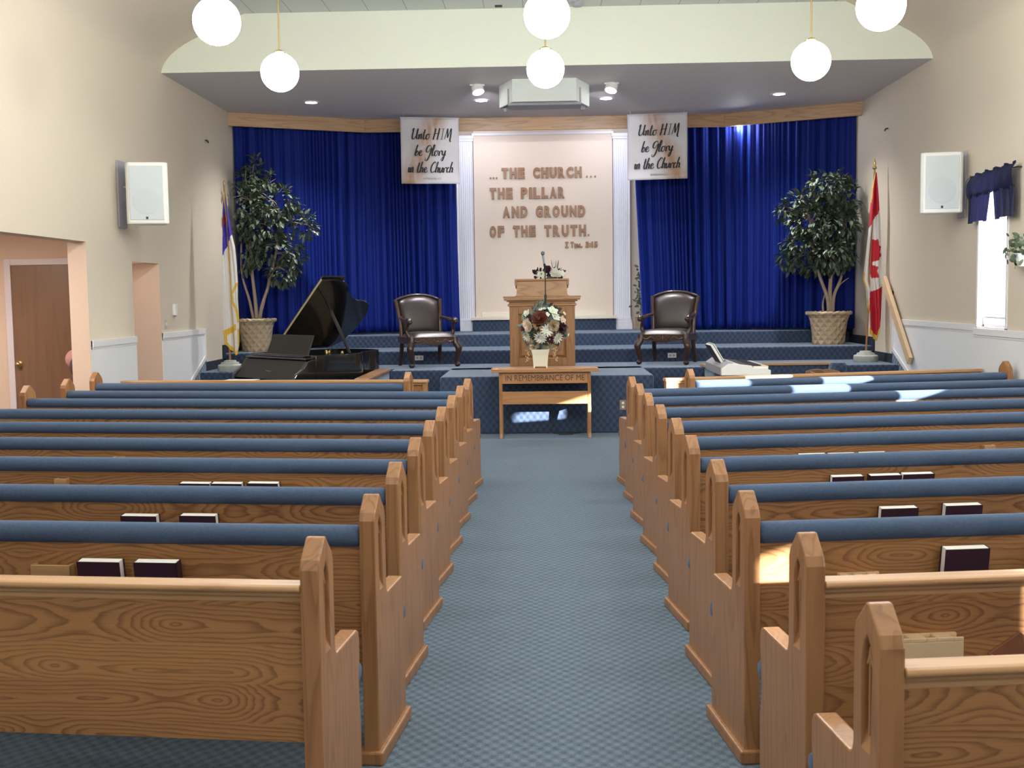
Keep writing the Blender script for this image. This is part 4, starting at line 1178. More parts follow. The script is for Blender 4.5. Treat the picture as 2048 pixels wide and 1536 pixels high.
# ================================================================ electronic organ at the right pit
t = thing('keyboard_organ', 'pale electronic keyboard seen end-on behind the right oak screen', 'keyboard', (2.36, 13.40, 0))
b = MB(); prof = [(-.24, .775), (.345, .775), (.345, .835), (.315, .835), (.315, .862), (.13, .862), (.12, .888), (-.10, .915), (-.16, .915), (-.24, .86)]
b.prism(prof, lambda x, z: (x, 0, z), lambda x, z: (x, 1.25, z)); b.build('body', M_PLAST, t, bevel=.006)
b = MB(); b.prism([(-.25, .775), (-.09, .775), (-.10, .925), (-.17, .925), (-.25, .87)], lambda x, z: (x, .004, z), lambda x, z: (x, 1.246, z)); b.build('rear_cover', M_GREYP, t, bevel=.004)
b = MB()
for k in range(49):
    y = .05 + k * 1.15 / 49; b.box(.15, .325, y, y + .0215, .862, .880)
b.build('white_keys', mat('ivory', (.78, .70, .58), .35), t)
b = MB()
for k in range(48):
    if k % 7 in (2, 6): continue
    y = .05 + (k + 1) * 1.15 / 49; b.box(.14, .24, y - .007, y + .007, .880, .893)
b.build('black_keys', M_BLACKM, t)
b = MB(); b.hexa([Vector(p) for p in ((-.06, .02, .905), (.12, .02, .888), (.12, 1.22, .888), (-.06, 1.22, .905), (-.06, .02, .909), (.12, .02, .892), (.12, 1.22, .892), (-.06, 1.22, .909))]); b.build('control_panel', M_DARK, t)
for y in (.12, 1.1):
    b = MB(); b.box(-.22, .30, y, y + .05, 0, .04); b.box(-.02, .04, y, y + .05, .04, .775); b.build('stand_leg', M_DARK, t)
b = MB(); b.box(-.165, -.15, .18, .86, .92, .95); b.build('book_ledge', M_GREYP, t)
t = thing('music_book', 'open music book leaning on the rack of the pale keyboard', 'book', (2.20, 13.70, .918), 0)
Mb = Matrix.Rotation(R(-31), 4, 'Y')
b = MB(); b.box(-.004, .0, 0, .46, 0, .26, Mb); b.box(-.042, -.038, 0, .46, 0, .26, Mb); b.build('cover', M_BLACKM, t)
b = MB(); b.box(0, .012, .006, .454, .004, .255, Mb); b.box(-.036, -.006, .006, .454, .004, .255, Mb); b.build('page_block', M_PAGE, t)
# the player's chair, only its curved back shows
t = thing('wooden_chair', 'brown wooden chair with curved back in the right pit', 'chair', (3.42, 13.75, 0), R(160))
M_BRN = mat('brown_chair_wood', (0.23, 0.12, 0.065), .4, noise=.2, nscale=15)
b = MB(); b.lathe([(.20, .43), (.215, .44), (.215, .46), (.19, .47)], seg=28); b.build('seat', M_BRN, t, smooth=40)
for sx in (-1, 1):
    for sy in (-1, 1):
        b = MB(); b.tube([(sx * .15, sy * .14, .44), (sx * .19, sy * .19, 0)], [.02, .015], 10); b.build('leg', M_BRN, t, smooth=40)
    b = MB(); b.tube([(sx * .16, .16, .45), (sx * .17, .21, .74)], .016, 10); b.build('back_post', M_BRN, t, smooth=40)
b = MB()
pts = []
for k in range(17):
    u = -1 + k / 8; pts.append((u * .20, .72 + .0))
top = [(u, .80 + .035 * (1 - (u / .2) ** 2) - .012 * math.exp(-(u / .03) ** 2)) for u, z in pts]
prof = [(u, .70) for u, z in pts] + top[::-1]
b.prism(prof, lambda x, z: (x, .215 - 1.2 * x * x, z), lambda x, z: (x, .245 - 1.2 * x * x, z)); b.build('back_rail', M_BRN, t, bevel=.006)
# ================================================================ flags
def interp(tbl, z):
    tbl = sorted(tbl)
    if z <= tbl[0][0]: return tbl[0][1]
    for (a, x), (c, y) in zip(tbl, tbl[1:]):
        if z <= c: return x + (y - x) * (z - a) / (c - a)
    return tbl[-1][1]
def inpoly(p, poly):
    x, y = p; r = False
    for (x0, y0), (x1, y1) in zip(poly, poly[1:] + poly[:1]):
        if (y0 > y) != (y1 > y) and x < (x1 - x0) * (y - y0) / (y1 - y0) + x0: r = not r
    return r
def flag(label, loc, h_pole, left, right, z_hi, z_lo, colour, mats, folds, finial, lean=0.0):
    """cloth hanging limp from the pole; left/right: outline tables (z, x) in metres about the pole foot"""
    t = thing('flag', label, 'flag', loc)
    b = MB(); b.lathe([(.165, 0), (.172, .01), (.172, .085), (.160, .098), (.130, .102), (.125, .128), (.090, .132), (.085, .155), (.02, .16)], seg=36); b.build('base', M_CONC, t, smooth=35)
    b = MB(); b.tube([(0, 0, .05), (lean, 0, h_pole)], .0135, 12); b.build('pole', wood('pole_wood', (0.36, 0.17, 0.08), (0.22, 0.10, 0.04), 'z', contrast=.3), t, smooth=60)
    b = MB()
    if finial:
        b.lathe([(.012, 0), (.018, .01), (.012, .03), (.03, .045), (.034, .06), (.016, .085), (.016, .10), (.024, .12), (.010, .16), (.004, .19)], (lean, 0, h_pole), 16)
    else:
        b.lathe([(.014, 0), (.018, .02), (.008, .05), (.002, .07)], (lean, 0, h_pole), 12)
    b.build('finial', M_BRASS, t, smooth=50)
    nu, nv = 44, 150
    b = MB(); g = []
    for j in range(nv + 1):
        z0 = z_hi + (z_lo - z_hi) * j / nv
        row = []
        for i in range(nu + 1):
            u = i / nu
            # the lower hem is slanted: squeeze z for this column
            zl = interp(left['hem'], u)
            z = z_hi + (zl - z_hi) * j / nv
            xl, xr = interp(left['edge'], z), interp(right, z)
            x = xl + (xr - xl) * u
            a = min(1, j / 25)
            y = -.035 - a * (.030 * math.sin(u * folds * PI + 1.5 * math.sin(z * 1.3)) + .018 * math.sin(u * (folds * 2.3) * PI + z * 2))
            row.append((b.v((x, y, z)), (x, z, u, j / nv)))
        g.append(row)
    for j in range(nv):
        for i in range(nu):
            q = [g[j][i], g[j][i + 1], g[j + 1][i + 1], g[j + 1][i]]
            c = [sum(p[1][k] for p in q) / 4 for k in range(4)]
            b.mi = colour(*c)
            b.face([p[0] for p in q])
    o = b.build('cloth', mats, t, recalc=False, smooth=180)
    sm = o.modifiers.new('thick', 'SOLIDIFY'); sm.thickness = .003
    return t
M_RED = mat('flag_red', (0.52, 0.015, 0.035), .7, noise=.1, nscale=10); M_FWH = mat('flag_white', (0.74, 0.73, 0.72), .7); M_FBL = mat('flag_blue', (0.045, 0.03, 0.42), .65); M_CROSS = mat('flag_cross_red', (0.28, 0.01, 0.03), .7)
# right flag, outline read in metres from its foot (x to the right, z up)
kx, kz = 137.6 * 3.4917, 137.6 * 3.4917
def X6(px): return (px - 1027) / kx * 1.12
def Z6(py): return (1397 - py) / kz
edgeL = [(Z6(y), X6(x)) for x, y in ((1068, 95), (1052, 210), (1030, 480), (1012, 660), (995, 830), (1016, 900), (1022, 1010), (1036, 1050), (1040, 1250))]
edgeR = [(Z6(y), X6(x)) for x, y in ((1076, 95), (1088, 230), (1097, 350), (1108, 520), (1116, 660), (1121, 880), (1119, 1050), (1114, 1260))]
hemR = [(0, Z6(840)), (.10, Z6(905)), (.16, Z6(1040)), (.22, Z6(1190)), (.55, Z6(1250)), (.62, Z6(1250)), (1.0, Z6(1150))]
hemR = [(0, Z6(1195)), (.35, Z6(1225)), (.58, Z6(1252)), (.62, Z6(1250)), (1.0, Z6(1148))]
LEAF = [(1084, 552), (1093, 590), (1111, 598), (1108, 640), (1116, 660), (1100, 695), (1058, 705), (1056, 725), (1092, 742), (1084, 772), (1098, 815), (1052, 820), (1046, 760), (1034, 745), (1042, 600), (1046, 540), (1068, 560)]
def colR(x, z, u, v):
    px, py = x * kx / 1.12 + 1027, 1397 - z * kz
    hem = interp(hemR, u)
    if z - hem < .075: return 2
    xl = interp(edgeL, z)
    if x - xl < .028 and (780 < py < 890 or 960 < py < 1060): return 2
    if x - xl < .006 and py < 300: return 2
    if inpoly((px, py), LEAF): return 0
    if py < 480 - (px - 1030) * 1.93 + 0: return 0
    if py > 915 - (px - 1045) * .47 and px > 1043: return 0
    return 1
flag('red and white maple-leaf flag hanging limp from a pole at the right of the platform', (4.68, 16.42, Z1), 2.72, {'edge': edgeL, 'hem': hemR}, edgeR, Z6(97), 0, colR, [M_RED, M_FWH, M_GOLD], 3.2, True, .095)
# left flag
k7 = 140.8 * 3.338
def X7(px): return (px - 236) / k7
def Z7(py): return (1475 - py) / k7
eL = [(Z7(y), X7(x)) for x, y in ((236, 285), (226, 400), (222, 480), (216, 700), (211, 1000), (209, 1200), (212, 1300))]
eR = [(Z7(y), X7(x)) for x, y in ((243, 285), (262, 430), (279, 560), (298, 650), (305, 760), (310, 880), (306, 990), (312, 1120), (312, 1250), (308, 1340))]
hL = [(0, Z7(1285)), (.3, Z7(1325)), (.75, Z7(1368)), (.85, Z7(1365)), (1, Z7(1300))]
def colL(x, z, u, v):
    px, py = x * k7 + 236, 1475 - z * k7
    if z - interp(hL, u) < .065: return 2
    f = interp([(885, 308), (960, 268), (1010, 272), (1060, 296), (1130, 306), (1300, 330)], py)
    if 885 < py < 1150 and abs(px - f) < 9: return 2
    if abs(py - (1222 - (px - 210) * .55)) < 22 and px < 290: return 2
    if py > 1190 and (px < 226 and py > 1230 or px > 298): return 2
    if abs(px - (238 + (py - 285) * .03)) < 5: return 2
    if py < 705 - (px - 216) * 2.2:
        if px < 237 and 440 < py < 500: return 3
        return 0
    return 1
flag('white flag with blue canton and gold fringe hanging limp at the left of the platform', (-4.47, 15.95, Z1), 2.64, {'edge': eL, 'hem': hL}, eR, Z7(287), 0, colL, [M_FBL, M_FWH, M_GOLD, M_CROSS], 2.6, False, .0)

# ================================================================ potted ficus trees
def ficus(label, loc, pot_r, pot_h, blobs, stems, nleaf, seed):
    t = thing('potted_ficus', label, 'potted tree', loc, group='artificial ficus trees by the curtains')
    b = MB(); r = pot_r
    b.lathe([(r * .70, 0), (r * .72, .02), (r * .73, pot_h * .3), (r * .82, pot_h * .7), (r * .90, pot_h * .86), (r * .96, pot_h * .90), (r * .86, pot_h * .92), (r * .80, pot_h * .80)], seg=40)
    po = b.build('pot', M_BASKET, t, smooth=40)
    b = MB(); seg = 120
    rows = []
    for k in range(seg):
        a = 2 * PI * k / seg; tw = a * 22
        rows.append([b.v(((r * .95 + .024 * math.cos(q) * (1 + .25 * math.sin(tw + q))) * math.cos(a), (r * .95 + .024 * math.cos(q) * (1 + .25 * math.sin(tw + q))) * math.sin(a), pot_h * .93 + .026 * math.sin(q) * (1 + .25 * math.sin(tw + q)))) for q in [2 * PI * i / 8 for i in range(8)]])
    for k in range(seg):
        A, B = rows[k], rows[(k + 1) % seg]
        for i in range(8): b.face([A[i], A[(i + 1) % 8], B[(i + 1) % 8], B[i]])
    b.build('rope_rim', M_BASKET, po, smooth=60)
    b = MB(); b.lathe([(r * .84, pot_h * .80), (r * .5, pot_h * .84), (.02, pot_h * .86)], seg=24); b.build('moss_fill', M_SOIL, t, smooth=60)
    fr = random.Random(seed)
    b = MB(); tips = []
    for pts, r0 in stems:
        c = catmull(pts, 6); n = len(c)
        b.tube(c, [r0 * (1 - .6 * i / n) for i in range(n)], 8)
        tips.append(c)
    ends = []
    for (cx_, cy_, cz_, rx, ry, rz, w) in blobs:
        src = min((p for c in tips for p in c[len(c) // 2:]), key=lambda p: (p - Vector((cx_, cy_, cz_))).length)
        for k in range(5):
            q = Vector((cx_ + fr.uniform(-.7, .7) * rx, cy_ + fr.uniform(-.7, .7) * ry, cz_ + fr.uniform(-.5, .7) * rz))
            q.x = min(max(q.x, XL + .12 - loc[0]), XR - .12 - loc[0])
            mid = src.lerp(q, .5) + Vector((fr.uniform(-.05, .05), fr.uniform(-.05, .05), .05))
            b.tube(catmull([src, mid, q], 4), [.009 - .0008 * i for i in range(9)], 5)
    b.build('trunks', M_BARK, t, smooth=60)
    b = MB(); tot = sum(q[6] for q in blobs)
    for (cx_, cy_, cz_, rx, ry, rz, w) in blobs:
        for k in range(int(nleaf * w / tot / 5)):
            n = Vector((fr.gauss(0, 1), fr.gauss(0, 1), fr.gauss(0, 1))).normalized()
            rr = fr.uniform(.45, 1.0) ** .6
            c = Vector((cx_ + n.x * rx * rr, cy_ + n.y * ry * rr, cz_ + n.z * rz * rr))
            if not XL + .19 < c.x + loc[0] < XR - .19: c.x = -c.x * .5
            out = (n + Vector((0, 0, -.35))).normalized()
            for q in range(5):           # a sprig of five leaves
                d = (out + Vector((fr.uniform(-.9, .9), fr.uniform(-.9, .9), fr.uniform(-.9, .5)))).normalized()
                L_ = fr.uniform(.080, .125); wd = L_ * fr.uniform(.40, .52)
                p = c + Vector((fr.uniform(-.05, .05), fr.uniform(-.05, .05), fr.uniform(-.05, .05)))
                side = d.cross(Vector((fr.uniform(-.4, .4), fr.uniform(-.4, .4), 1))).normalized(); up = side.cross(d).normalized()
                a0, m0, m1, tip = p, p + d * L_ * .35, p + d * L_ * .70 - up * L_ * .04, p + d * L_ - up * L_ * .14
                va, vm, vn, vt = b.v(a0), b.v(m0), b.v(m1), b.v(tip)
                for sg in (-1, 1):
                    e0 = b.v(m0 + side * wd * .5 * sg + up * wd * .14); e1 = b.v(m1 + side * wd * .40 * sg + up * wd * .10)
                    b.face([va, vm, e0]); b.face([vm, vn, e1, e0]); b.face([vn, vt, e1])
    b.build('foliage', M_LEAF, t, recalc=False)
    return t
ficus('tall loose ficus in a tan pot behind the piano, left of the curtains', (-4.49, 17.55, Z2), .315, .525,
      [(.05, 0, 2.75, .20, .2, .25, .6), (-.10, -.15, 2.35, .30, .3, .32, 1.5), (.40, -.1, 2.28, .33, .3, .25, 1.2), (.78, 0, 1.95, .22, .25, .20, .7), (.15, -.1, 1.95, .45, .35, .32, 2), (.45, -.05, 1.60, .34, .3, .26, 1.2), (-.12, -.1, 1.58, .20, .28, .35, .9), (.45, -.1, 1.22, .22, .2, .20, .6), (.62, -.05, 1.42, .18, .2, .2, .5), (-.02, 0, 2.62, .16, .15, .2, .4), (.34, 0, 2.62, .14, .15, .12, .25)],
      [([(.02, 0, .42), (.0, 0, .8), (-.04, 0, 1.3), (-.05, 0, 1.9), (.0, 0, 2.4)], .034), ([(.05, .02, .42), (.10, 0, .7), (.24, 0, 1.1), (.36, 0, 1.6), (.42, 0, 2.1)], .032), ([(-.03, .03, .42), (-.10, .03, .8), (-.20, 0, 1.25), (-.18, 0, 1.9)], .026), ([(.10, 0, .66), (.16, .05, .9), (.28, .1, 1.5)], .022)], 2700, 11)
ficus('round dense ficus in a tan basket-weave pot at the right of the curtains', (4.44, 17.60, Z2), .345, .52,
      [(-.05, -.1, 2.42, .36, .3, .24, 1.5), (.22, -.05, 2.25, .25, .3, .30, 1.2), (-.48, 0, 2.16, .24, .22, .17, .7), (-.70, 0, 2.06, .13, .13, .1, .2), (-.30, -.1, 1.88, .36, .3, .28, 1.7), (.12, -.1, 1.85, .34, .35, .34, 2), (-.40, -.05, 1.50, .32, .3, .24, 1.4), (.02, -.15, 1.42, .34, .3, .26, 1.7), (.26, -.05, 1.50, .20, .28, .34, 1), (-.62, 0, 1.30, .14, .15, .14, .35), (-.18, 0, 1.22, .25, .25, .14, .7)],
      [([(.0, 0, .42), (-.02, 0, .7), (-.16, 0, 1.1), (-.25, 0, 1.5), (-.30, 0, 1.9)], .034), ([(.03, 0, .42), (.02, .02, .8), (.03, 0, 1.2), (-.03, 0, 1.7), (.0, 0, 2.2)], .038), ([(.06, .0, .42), (.08, 0, .75), (.19, 0, 1.05), (.24, 0, 1.5), (.25, 0, 1.9)], .030), ([(-.06, .05, .42), (-.08, .05, .62), (-.05, .05, .78)], .02), ([(.12, 0, .85), (.20, 0, .95), (.30, 0, 1.02)], .010)], 4000, 23)
# plants that are only partly seen
def leafy(name, label, loc, pts, n, seed, cat='plant'):
    t = thing(name, label, cat, loc)
    fr = random.Random(seed); b = MB()
    for k in range(n):
        c = Vector(fr.choice(pts)) + Vector((fr.gauss(0, .05), fr.gauss(0, .05), fr.gauss(0, .06)))
        petal(b, aim(c, (fr.gauss(0, 1), fr.gauss(0, 1), fr.gauss(0, .7))) @ Matrix.Rotation(R(-80), 4, 'Y'), fr.uniform(.05, .085), fr.uniform(.03, .045), .01)
    b.build('foliage', mat('plant_leaf', (0.09, 0.13, 0.08), .5, noise=.5, nscale=14), t, recalc=False, smooth=60)
    return t
t = leafy('potted_plant', 'slender green plant half hidden between right pilaster and curtain', (1.70, 19.55, Z3), [(0, 0, z / 10) for z in range(2, 11)], 130, 4)
b = MB(); b.lathe([(.08, 0), (.10, .2), (.11, .22), (.09, .2)], seg=20); b.build('pot', M_BASKET, t, smooth=40)
b = MB(); b.tube([(0, 0, .1), (.01, 0, .6), (0, 0, 1.0)], .012, 8); b.build('stem', M_BARK, t)
t = leafy('wall_plant', 'green trailing plant on the right wall beside the window', (XR2 - .10, 11.50, 2.08), [(0, 0, 0), (0, .05, .1), (.02, -.06, .06), (0, .1, -.02), (0, -.1, .12), (0, .12, .10)], 130, 9)
b = MB(); b.lathe([(.03, -.10), (.07, .0), (.075, .03), (.06, .02)], seg=16); b.box(.06, .10, -.015, .015, -.06, -.02); b.build('wall_pot', M_WHITE, t, smooth=40)

# ================================================================ loudspeakers
def speaker(label, loc, rz, s):
    t = thing('loudspeaker', label, 'speaker', loc, rz, 'wall loudspeakers')
    b = MB()
    pl_ = [(-.235, -.11), (-.20, -.15), (.20, -.15), (.235, -.11), (.15, .16), (-.15, .16)]
    b.prism(pl_, lambda x, y: (x, y, -.345), lambda x, y: (x, y, .345)); b.build('cabinet', M_PLAST, t, bevel=.014)
    b = MB(); b.box(-.185, .185, -.158, -.148, -.30, .305); b.build('grille', M_GRILLE, t, bevel=.004)
    b = MB(); Mw = Matrix.Translation((0, -.1585, -.09)) @ Matrix.Rotation(R(90), 4, 'X')
    b.lathe([(.002, .003), (.142, .003), (.152, .002), (.150, 0)], seg=40, M=Mw, caps=False); b.build('woofer', mat('woofer_grey', (0.57, 0.63, 0.67), .6), t)
    b = MB(); b.box(-.012, .012, -.163, -.157, -.292, -.266); b.build('badge', M_DARK, t)
    Mi = (Matrix.Translation(loc) @ Matrix.Rotation(rz, 4, 'Z')).inverted()
    xw = (XL if s < 0 else XR) - s * .004
    xa, xb = sorted((xw, xw - s * .02))
    b = MB(); b.box(xa, xb, loc[1] + .02, loc[1] + .26, 2.60, 3.36, Mi); b.build('wall_plate', M_GREYP, t)
    b = MB()
    for dz in (-.1, .1): b.tube([Mi @ Vector((xw - s * .02, loc[1] + .18, loc[2] + dz)), Vector((0, .15, dz))], .018, 10)
    b.build('bracket_arm', M_GREYP, t)
    return t
speaker('white loudspeaker on a wall bracket, left wall above the openings', (-4.47, 12.85, 2.965), R(9), -1)
speaker('white loudspeaker on a wall bracket, right wall beside the window', (4.63, 13.33, 2.985), R(-9), 1)

# ================================================================ globe pendants
GL = [(-2.46, 8.72, 3.873, 'left globe pendant of the nearer row, cut by the top edge'), (-2.46, 10.8, 3.893, 'left globe pendant of the farther row, whole globe on a brass rod'), (.062, 8.90, 3.915, 'middle globe pendant of the nearer row, in line above another globe'),
      (.057, 10.93, 3.905, 'middle globe pendant of the farther row, before the white ceiling box'), (2.54, 8.62, 3.861, 'right globe pendant of the nearer row, cut by the top edge'), (2.506, 10.66, 3.877, 'right globe pendant of the farther row, whole globe on a brass rod')]
g0 = None
for x, y, z, lb in GL:
    if g0 is None:
        t = thing('globe_pendant', lb, 'pendant lamp', (x, y, z), group='white globe pendants')
        b = MB(); b.ball((0, 0, 0), .18, 28, 18); b.build('globe', M_GLOBE, t, smooth=180)
        b = MB(); b.lathe([(.05, .172), (.055, .19), (.03, .205), (.01, .21)], seg=20); b.build('collar', M_BRASS, t, smooth=40)
        b = MB(); b.tube([(0, 0, .2), (0, 0, Z_CEIL - 3.89)], .0075, 8); b.build('rod', M_BRASS, t, smooth=60)
        b = MB(); b.lathe([(.06, Z_CEIL - 3.90 - .03), (.065, Z_CEIL - 3.90 + .012)], seg=20); b.build('ceiling_cup', M_BRASS, t, smooth=40)
        g0 = t
    else:
        t = copy_tree(g0); t['label'] = lb; t.location = (x, y, z)

# ================================================================ platform lamps
def downlight(x, y, lb):
    t = thing('recessed_downlight', lb, 'downlight', (x, y, Z_SOF), group='recessed downlights over the platform')
    b = MB(); b.lathe([(.085, -.012), (.12, -.008), (.125, 0), (.085, 0)], seg=32, caps=False); b.build('trim_ring', M_WHITE, t, smooth=40)
    b = MB(); b.lathe([(.002, -.012), (.086, -.012), (.086, -.008), (.002, -.004)], seg=28); b.build('lens', M_LENS, t)
    return t
downlight(-3.39, 16.87, 'recessed downlight above the piano side, far left of the platform ceiling')
downlight(-.867, 16.97, 'recessed downlight left of the white ceiling box')
downlight(.98, 16.99, 'recessed downlight right of the white ceiling box')
downlight(3.51, 16.88, 'recessed downlight above the right ficus side of the platform ceiling')
for x, y, s, lb in ((-.86, 15.75, -1, 'surface spotlight left of the white ceiling box'), (.99, 15.8, 1, 'surface spotlight right of the white ceiling box')):
    t = thing('spotlight', lb, 'spotlight', (x, y, Z_SOF), group='surface spotlights on the platform ceiling')
    b = MB(); b.box(-.10, .10, -.03, .03, -.02, 0); b.build('track_plate', M_WHITE, t, bevel=.004)
    Ms = Matrix.Translation((0, 0, -.05)) @ Matrix.Rotation(R(s * 14), 4, 'Y') @ Matrix.Rotation(R(-18), 4, 'X')
    b = MB(); b.lathe([(.07, .04), (.082, .03), (.085, -.06), (.078, -.062)], seg=28, M=Ms); b.build('can', M_PLAST, t, smooth=40)
    b = MB(); b.lathe([(.002, -.066), (.076, -.066), (.076, -.062), (.002, -.06)], seg=24, M=Ms); b.build('lens', M_LENS, t)
t = thing('ceiling_box', 'white chamfered box hanging from the platform ceiling behind a globe', 'equipment box', (.06, 15.4, Z_SOF))
b = MB()
P0 = [(-.43, 0), (.43, 0), (.625, .5), (.625, .62), (-.625, .62), (-.625, .5)]; P1 = [(x * .96, .03 + y * .95) for x, y in P0]
vs = [[b.v((x, y, z)) for x, y in P] for P, z in ((P0, 0), (P0, -.30), (P1, -.30), (P1, -.05))]
for A, B in zip(vs, vs[1:]):
    for k in range(6): b.face([A[k], A[(k + 1) % 6], B[(k + 1) % 6], B[k]])
b.face(vs[-1])
b.build('shell', mat('box_paint', (0.70, 0.76, 0.74), .6), t)
b = MB(); b.box(-.50, .50, .12, .50, -.33, -.10); b.box(-.56, -.52, .45, .49, -.36, -.30); b.box(.50, .56, .40, .48, -.36, -.30); b.build('inner_unit', mat('grey_unit', (.36, .37, .42), .6), t, bevel=.01)
b = MB(); b.lathe([(.075, 0), (.08, -.02), (.06, -.05), (.01, -.055)], (.48, 14.35, Z_CEIL), 24); tag(b.build('ceiling_dome', M_GREYP, smooth=40), 'small grey dome standing in for a fan blade on the tiled ceiling beside the nearer middle globe', 'dome')  # plain dome standing in for a partly seen ceiling fan blade
b = MB(); b.box(-.55, -.46, 14.40, 14.44, Z_CEIL - .02, Z_CEIL); tag(b.build('ceiling_bracket', M_DARK), 'small dark bracket on the tiled ceiling edge left of the middle globes', 'bracket')

# ================================================================ banners with brush script
GLY = {
 'U': ([[(.05, 1.65), (.32, 2.05), (.25, 1.1), (.22, .35), (.45, 0), (.85, .4), (1.05, 1.3), (1.15, 2.0), (1.05, .8), (1.10, .15), (1.35, .15)]], 1.45),
 'n': ([[(.02, .95), (.08, .5), (.05, 0), (.12, .55), (.36, 1.0), (.50, .75), (.48, .15), (.70, .1)]], .74),
 't': ([[(.34, 1.9), (.20, .8), (.18, .2), (.38, 0), (.62, .3)], [(0, 1.2), (.62, 1.35)]], .62),
 'o': ([[(.45, 1.0), (.12, .75), (.12, .15), (.42, 0), (.68, .45), (.50, .95), (.85, .9)]], .88),
 'H': ([[(.30, 2.1), (.22, 1.0), (.05, -.1)], [(1.05, 2.15), (.95, 1.0), (.85, -.1)], [(.0, .95), (.6, 1.1), (1.2, 1.15)]], 1.32),
 'I': ([[(.12, 2.0), (.80, 2.05)], [(.48, 2.0), (.38, 0)], [(.02, 0), (.70, .03)]], .92),
 'M': ([[(.02, 0), (.22, 1.2), (.36, 2.05), (.55, .6), (.65, .5), (1.02, 2.1), (1.12, .8), (1.10, -.2), (1.35, -.45)]], 1.40),
 'b': ([[(.34, 2.1), (.15, 1.0), (.10, .2), (.30, 0), (.62, .4), (.48, .9), (.16, .5)]], .74),
 'e': ([[(.08, .45), (.55, .65), (.42, 1.0), (.12, .7), (.18, .1), (.50, .05), (.76, .35)]], .74),
 'G': ([[(1.0, 1.55), (.70, 2.0), (.20, 1.6), (.12, .85), (.50, .70), (1.02, 1.5), (.92, .4), (.55, -.75), (.12, -.9), (.10, -.5)]], 1.18),
 'l': ([[(.08, .35), (.48, 1.75), (.34, 2.1), (.16, 1.4), (.12, .25), (.30, 0), (.52, .25)]], .5),
 'r': ([[(.02, .9), (.10, .5), (.08, 0), (.14, .6), (.42, 1.0), (.60, .8)]], .60),
 'y': ([[(.05, 1.0), (.10, .35), (.34, .15), (.62, 1.0), (.52, .0), (.28, -.9), (.02, -.75), (.35, -.15), (.85, .3)]], .84),
 'i': ([[(.12, 1.0), (.10, .2), (.28, .03), (.44, .3)], [(.18, 1.45), (.20, 1.58)]], .42),
 'h': ([[(.34, 2.1), (.14, 1.0), (.04, 0), (.14, .6), (.42, .98), (.54, .7), (.50, .12), (.76, .15)]], .78),
 'C': ([[(1.0, 1.65), (.72, 2.05), (.22, 1.4), (.10, .5), (.40, 0), (.92, .35)]], 1.02),
 'u': ([[(.05, 1.0), (.08, .25), (.28, .03), (.58, 1.0), (.56, .2), (.78, .12)]], .80),
 'c': ([[(.56, .85), (.34, 1.0), (.10, .55), (.22, .05), (.62, .28)]], .66),
 ' ': ([], .55)}
def script(b, text, x0, z0, sc, y, slant=.18, stretch=1.0):
    x = 0; tot = sum(GLY[c][1] for c in text)
    for ch in text:
        strokes, adv = GLY[ch]
        for st in strokes:
            c = catmull([(p[0] + x + slant * p[1], 0, p[1]) for p in st], 7) if len(st) > 2 else [Vector((p[0] + x + slant * p[1], 0, p[1])) for p in st]
            n = len(c); prev = None
            for i, p in enumerate(c):
                tn = (c[min(i + 1, n - 1)] - c[max(i - 1, 0)]); tn.normalize()
                w = .066 + .085 * max(0, -tn.z) ** 1.2
                if i in (0, n - 1): w *= .45
                nn = Vector((-tn.z, 0, tn.x))
                q = [b.v((x0 + sc * stretch * (p + s_ * nn * w).x, y, z0 + sc * (p + s_ * nn * w).z)) for s_ in (-1, 1)]
                if prev: b.face([prev[0], prev[1], q[1], q[0]])
                prev = q
        x += adv
    return tot * sc * stretch
def banner(label, loc, rz, w, h, flip, roll):
    t = thing('banner', label, 'banner', loc, rz, 'printed cloth banners at the valance')
    t.rotation_euler = (0, roll, rz)
    b = MB(); n = 24; rows = []
    for j in range(n + 1):
        z = h / 2 - h * j / n
        rows.append([b.v((-w / 2 + w * i / n, .010 * math.sin(i / n * 5.0 + .6) * (.3 + j / n), z)) for i in range(n + 1)])
    for A, B in zip(rows, rows[1:]):
        for i in range(n): b.face([A[i], A[i + 1], B[i + 1], B[i]])
    o = b.build('cloth', banner_mat(flip), t, recalc=False, smooth=180); sm = o.modifiers.new('t', 'SOLIDIFY'); sm.thickness = .004
    b = MB(); b.tube([(-w / 2 - .01, .005, h / 2 + .002), (w / 2 + .01, .005, h / 2 + .002)], .006, 8); b.build('top_rod', M_WHITE, t)
    b = MB(); y = -.022
    for tx, fx, z, sc, st in (('Unto HIM', -.33, .180, .083, 1.0), ('be Glory', -.27, -.080, .083, 1.0), ('in the Church', -.39, -.345, .083, .97)):
        script(b, tx, w * fx, z, sc, y, .16, st)
    b.build('script_lettering', M_INK, t, recalc=False)
    b = MB(); me = text_mesh('EPHESIANS 3:21', .042, .0004, align='CENTER')
    b.bm.from_mesh(me); bmesh.ops.transform(b.bm, matrix=Matrix.Translation((.03, y, -.455)) @ Matrix.Rotation(R(90), 4, 'X'), verts=b.bm.verts)
    b.build('small_lettering', mat('grey_ink', (.16, .14, .14), .6), t, recalc=False)
    for sx in (-1, 1):
        b = MB(); b.tube([(sx * w * .45, .0, h / 2), (sx * w * .45, .0, h / 2 + (Z_SOF - loc[2] - h / 2))], .0025, 6); b.build('hanging_thread', M_WHITE, t)
    return t
banner('square cloth banner with brush script hanging left of the panel lettering', (-1.765, 18.20, 4.085), R(12), .935, 1.04, 1, R(0))
banner('square cloth banner with brush script hanging right of the panel lettering', (1.86, 18.20, 4.09), R(-8), .945, 1.03, -1, R(0))

